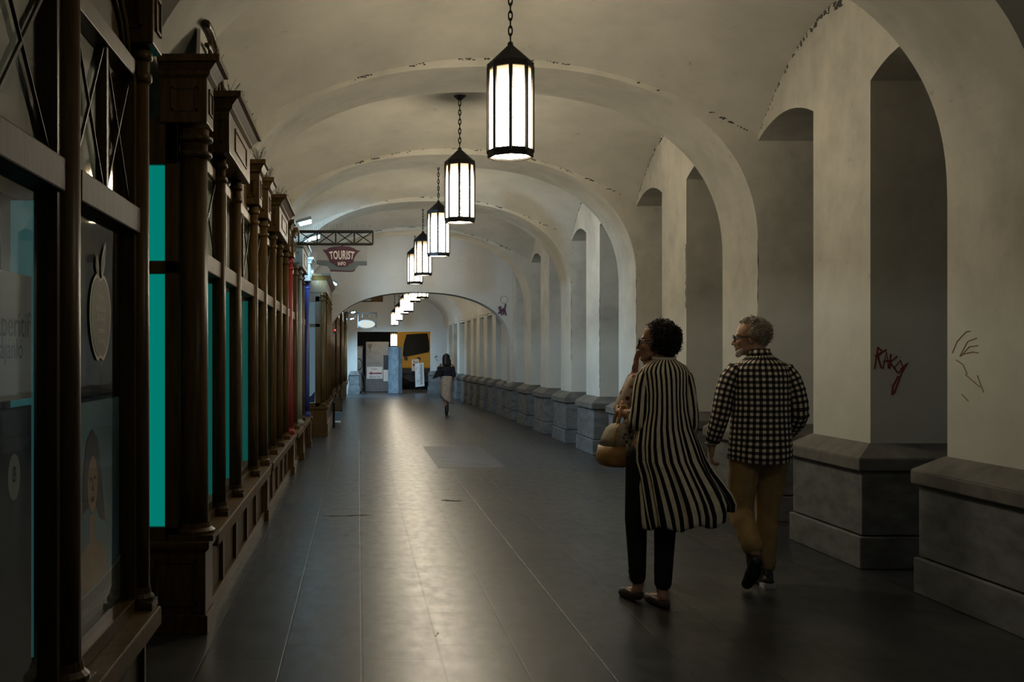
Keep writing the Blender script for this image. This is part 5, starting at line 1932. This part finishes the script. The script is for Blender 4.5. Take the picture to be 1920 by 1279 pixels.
# shirt
rings = [(-0.005, 0.005, 1.500, 0.066, 0.068), (-0.002, 0.0, 1.478, 0.076, 0.076), (0.0, -0.005, 1.455, 0.105, 0.086), (0.0, -0.008, 1.432, 0.148, 0.098), (0.0, -0.010, 1.400, 0.176, 0.110), (0.0, -0.012, 1.35, 0.186, 0.124),
         (0.0, -0.012, 1.25, 0.186, 0.134), (0.0, -0.012, 1.15, 0.184, 0.138), (-0.002, -0.012, 1.05, 0.190, 0.142), (-0.004, -0.014, 0.95, 0.196, 0.148), (-0.006, -0.016, 0.87, 0.202, 0.152), (-0.008, -0.016, 0.80, 0.204, 0.154)]
loft.fz = lambda t, v: (0.012 * math.cos(2 * t) * max(0, v - 0.8) * 5)
sb = loft(dense(rings), 84, (29, 27), lambda t, v: 0.018 * math.sin(6 * t + 8 * v) * v + 0.012 * math.sin(11 * t - 5 * v), gap=0.03)
loft.fz = None
sleeve(sb, [(-0.125, 0.0, 1.400), (-0.160, 0.0, 1.396), (-0.198, 0.0, 1.33), (-0.226, 0.0, 1.25), (-0.242, 0.0, 1.17), (-0.256, 0.0, 1.10), (-0.270, 0.015, 1.03), (-0.284, 0.03, 0.97), (-0.294, 0.045, 0.92)],
       [(0.03, 0.025), (0.060, 0.046), (0.072, 0.060), (0.071, 0.061), (0.068, 0.060), (0.066, 0.058), (0.061, 0.054), (0.055, 0.050), (0.047, 0.044)], 24, (11, 27), 0.13, 2)
sleeve(sb, [(0.125, 0.0, 1.400), (0.160, 0.0, 1.396), (0.198, 0.0, 1.33), (0.224, -0.005, 1.25), (0.238, -0.010, 1.17), (0.245, -0.005, 1.10), (0.248, 0.05, 1.045), (0.247, 0.11, 1.00), (0.246, 0.15, 0.975)],
       [(0.03, 0.025), (0.060, 0.046), (0.072, 0.060), (0.071, 0.061), (0.068, 0.060), (0.067, 0.059), (0.060, 0.056), (0.053, 0.050), (0.046, 0.044)], 24, (11, 27), 0.13, 7)
sh = sb.build('shirt', 'checked_cloth', M_, True, local=True, solid=0.003)
cl = MB()
sleeve(cl, [(-0.005, 0.006, 1.470), (-0.006, 0.008, 1.492), (-0.006, 0.010, 1.515)], [(0.084, 0.080), (0.076, 0.074), (0.070, 0.068)], 30, (12, 27), 0, 3)
cl.build('collar', 'checked_cloth', sh, True, local=True, solid=0.004)
b = MB(); b.tube([(-0.298 + 0.034 * math.cos(a), 0.05 + 0.034 * math.sin(a), 0.903 + 0.004 * math.cos(a)) for a in [2 * PI * i / 18 for i in range(18)]], 0.008, 6, closed=True)
b.lathe([(0.016, 0.895), (0.016, 0.912)], -0.330, 0.045, 10)
b.build('wristwatch', 'steel', M_, True, local=True)

# ---- distant woman walking away
FW = thing('person', 'distant dark haired person in a dark off shoulder top and pale long skirt', 'person', (2.15, 26.35, 0))
mb = MB()
P = head(mb, (0.02, 0.02, 1.385), (0.0, 1.0, 0), 0.9)
mb.cap((0.02, 0, 1.32), 0.045, (0.02, 0, 1.24), 0.05)
mb.cap((-0.11, 0, 1.215), 0.05, (0.15, 0, 1.215), 0.05)
mb.ball((0.02, 0, 1.10), (0.15, 0.10, 0.17)); mb.ball((0.02, 0, 0.92), (0.15, 0.11, 0.15))
mb.cap((-0.14, 0, 1.205), 0.040, (-0.19, -0.03, 1.00), 0.034); mb.cap((-0.19, -0.03, 1.00), 0.032, (-0.19, 0.16, 0.98), 0.025)
hand(mb, (-0.19, 0.16, 0.98), (0.3, 0.9, 0), (0, 0, 1), (1, 0, 0), 0.9, 0.8)
mb.cap((0.17, 0, 1.205), 0.042, (0.21, -0.02, 0.98), 0.036); mb.cap((0.21, -0.02, 0.98), 0.034, (0.19, 0.14, 0.86), 0.025)
hand(mb, (0.19, 0.14, 0.86), (-0.1, 0.6, -0.7), (0, 0.7, 0.6), (-1, 0, 0), 0.9, 0.5)
mb.cap((-0.04, 0, 0.88), 0.09, (-0.03, 0.06, 0.44), 0.055); mb.cap((-0.03, 0.06, 0.44), 0.052, (0.03, -0.05, 0.12), 0.036)
mb.cap((0.08, 0, 0.88), 0.09, (0.07, 0.05, 0.44), 0.055); mb.cap((0.07, 0.05, 0.44), 0.052, (0.03, 0.08, 0.09), 0.036)
remesh('body', mb, 'skin', FW, 0.009, 3)
mb = MB()
mb.ball(P(-0.02, 0, 0.03), (0.098, 0.105, 0.115)); mb.cap(P(-0.05, 0.02, 0.0), 0.085, P(-0.07, 0.02, -0.13), 0.082); mb.cap(P(-0.06, -0.06, -0.05), 0.06, P(-0.06, -0.075, -0.15), 0.055)
remesh('hair', mb, 'hair_dark', FW, 0.010, 3)
mb = MB()
mb.ball((0.02, -0.005, 1.10), (0.175, 0.125, 0.14)); mb.cap((-0.15, 0, 1.15), 0.062, (0.18, 0, 1.15), 0.062); mb.ball((0.02, -0.005, 1.0), (0.17, 0.125, 0.10))
mb.cap((-0.14, 0, 1.17), 0.050, (-0.19, -0.03, 1.02), 0.045); mb.cap((0.18, 0, 1.17), 0.054, (0.215, -0.02, 0.98), 0.050)
remesh('top', mb, 'navy_cloth', FW, 0.010, 3)
rings = [(0.02, 0, 0.97, 0.145, 0.115), (0.02, -0.01, 0.90, 0.155, 0.14), (0.02, -0.015, 0.80, 0.158, 0.15), (0.015, -0.01, 0.68, 0.146, 0.145), (0.005, 0.0, 0.55, 0.142, 0.15), (0.015, -0.01, 0.45, 0.150, 0.16), (0.04, -0.02, 0.34, 0.140, 0.160)]
loft.fz = lambda t, v: max(0, v - 0.6) * (-0.20 * math.cos(t))
kb = loft(rings, 48, (1, 1), lambda t, v: 0.05 * math.sin(6 * t + 3 * v) * v, gap=0.0)
loft.fz = None
kb.build('skirt', 'skirt_cloth', FW, True, local=True, solid=0.004)
for (hl, te, hz) in (((0.03, -0.10, 0.05), (0.03, 0.06, 0.0), 0), ((0.03, 0.04, 0.03), (0.03, 0.22, 0.0), 0)):
    mbs = MB(); shoe(mbs, hl, te, 0.036); mbs.v = [(a, c, max(0, z_)) for a, c, z_ in mbs.v]
    mbs.cap(Vector(hl) + Vector((0, 0.02, 0.05)), 0.042, Vector(hl) + Vector((0, 0.03, 0.16)), 0.046)
    remesh('boot', mbs, 'shoe_black', FW, 0.010, 2)
bx_, bz_ = -0.20, 0.98
sbag = thing('shoulder_bag', 'black bag under the left arm of the distant person in the pale skirt', 'bag', (2.15 - 0.21, 26.30, 0.86))
b = MB()
q = [(-0.12, -0.10), (0.10, -0.02), (0.14, 0.13), (-0.02, 0.12)]
b.plate([(2.15 - 0.21 + a, 0.99 + c) for a, c in q], 0.11, 'y', 26.17)
b.build('pouch', 'black_cloth', sbag, bevel=0.02)
b = MB(); b.tube([(2.15 - 0.14, 26.2, 1.09), (2.15 - 0.13, 26.27, 1.26), (2.15 - 0.12, 26.38, 1.27), (2.15 - 0.10, 26.42, 1.12)], 0.009, 6); b.build('strap', 'black_cloth', sbag, True)
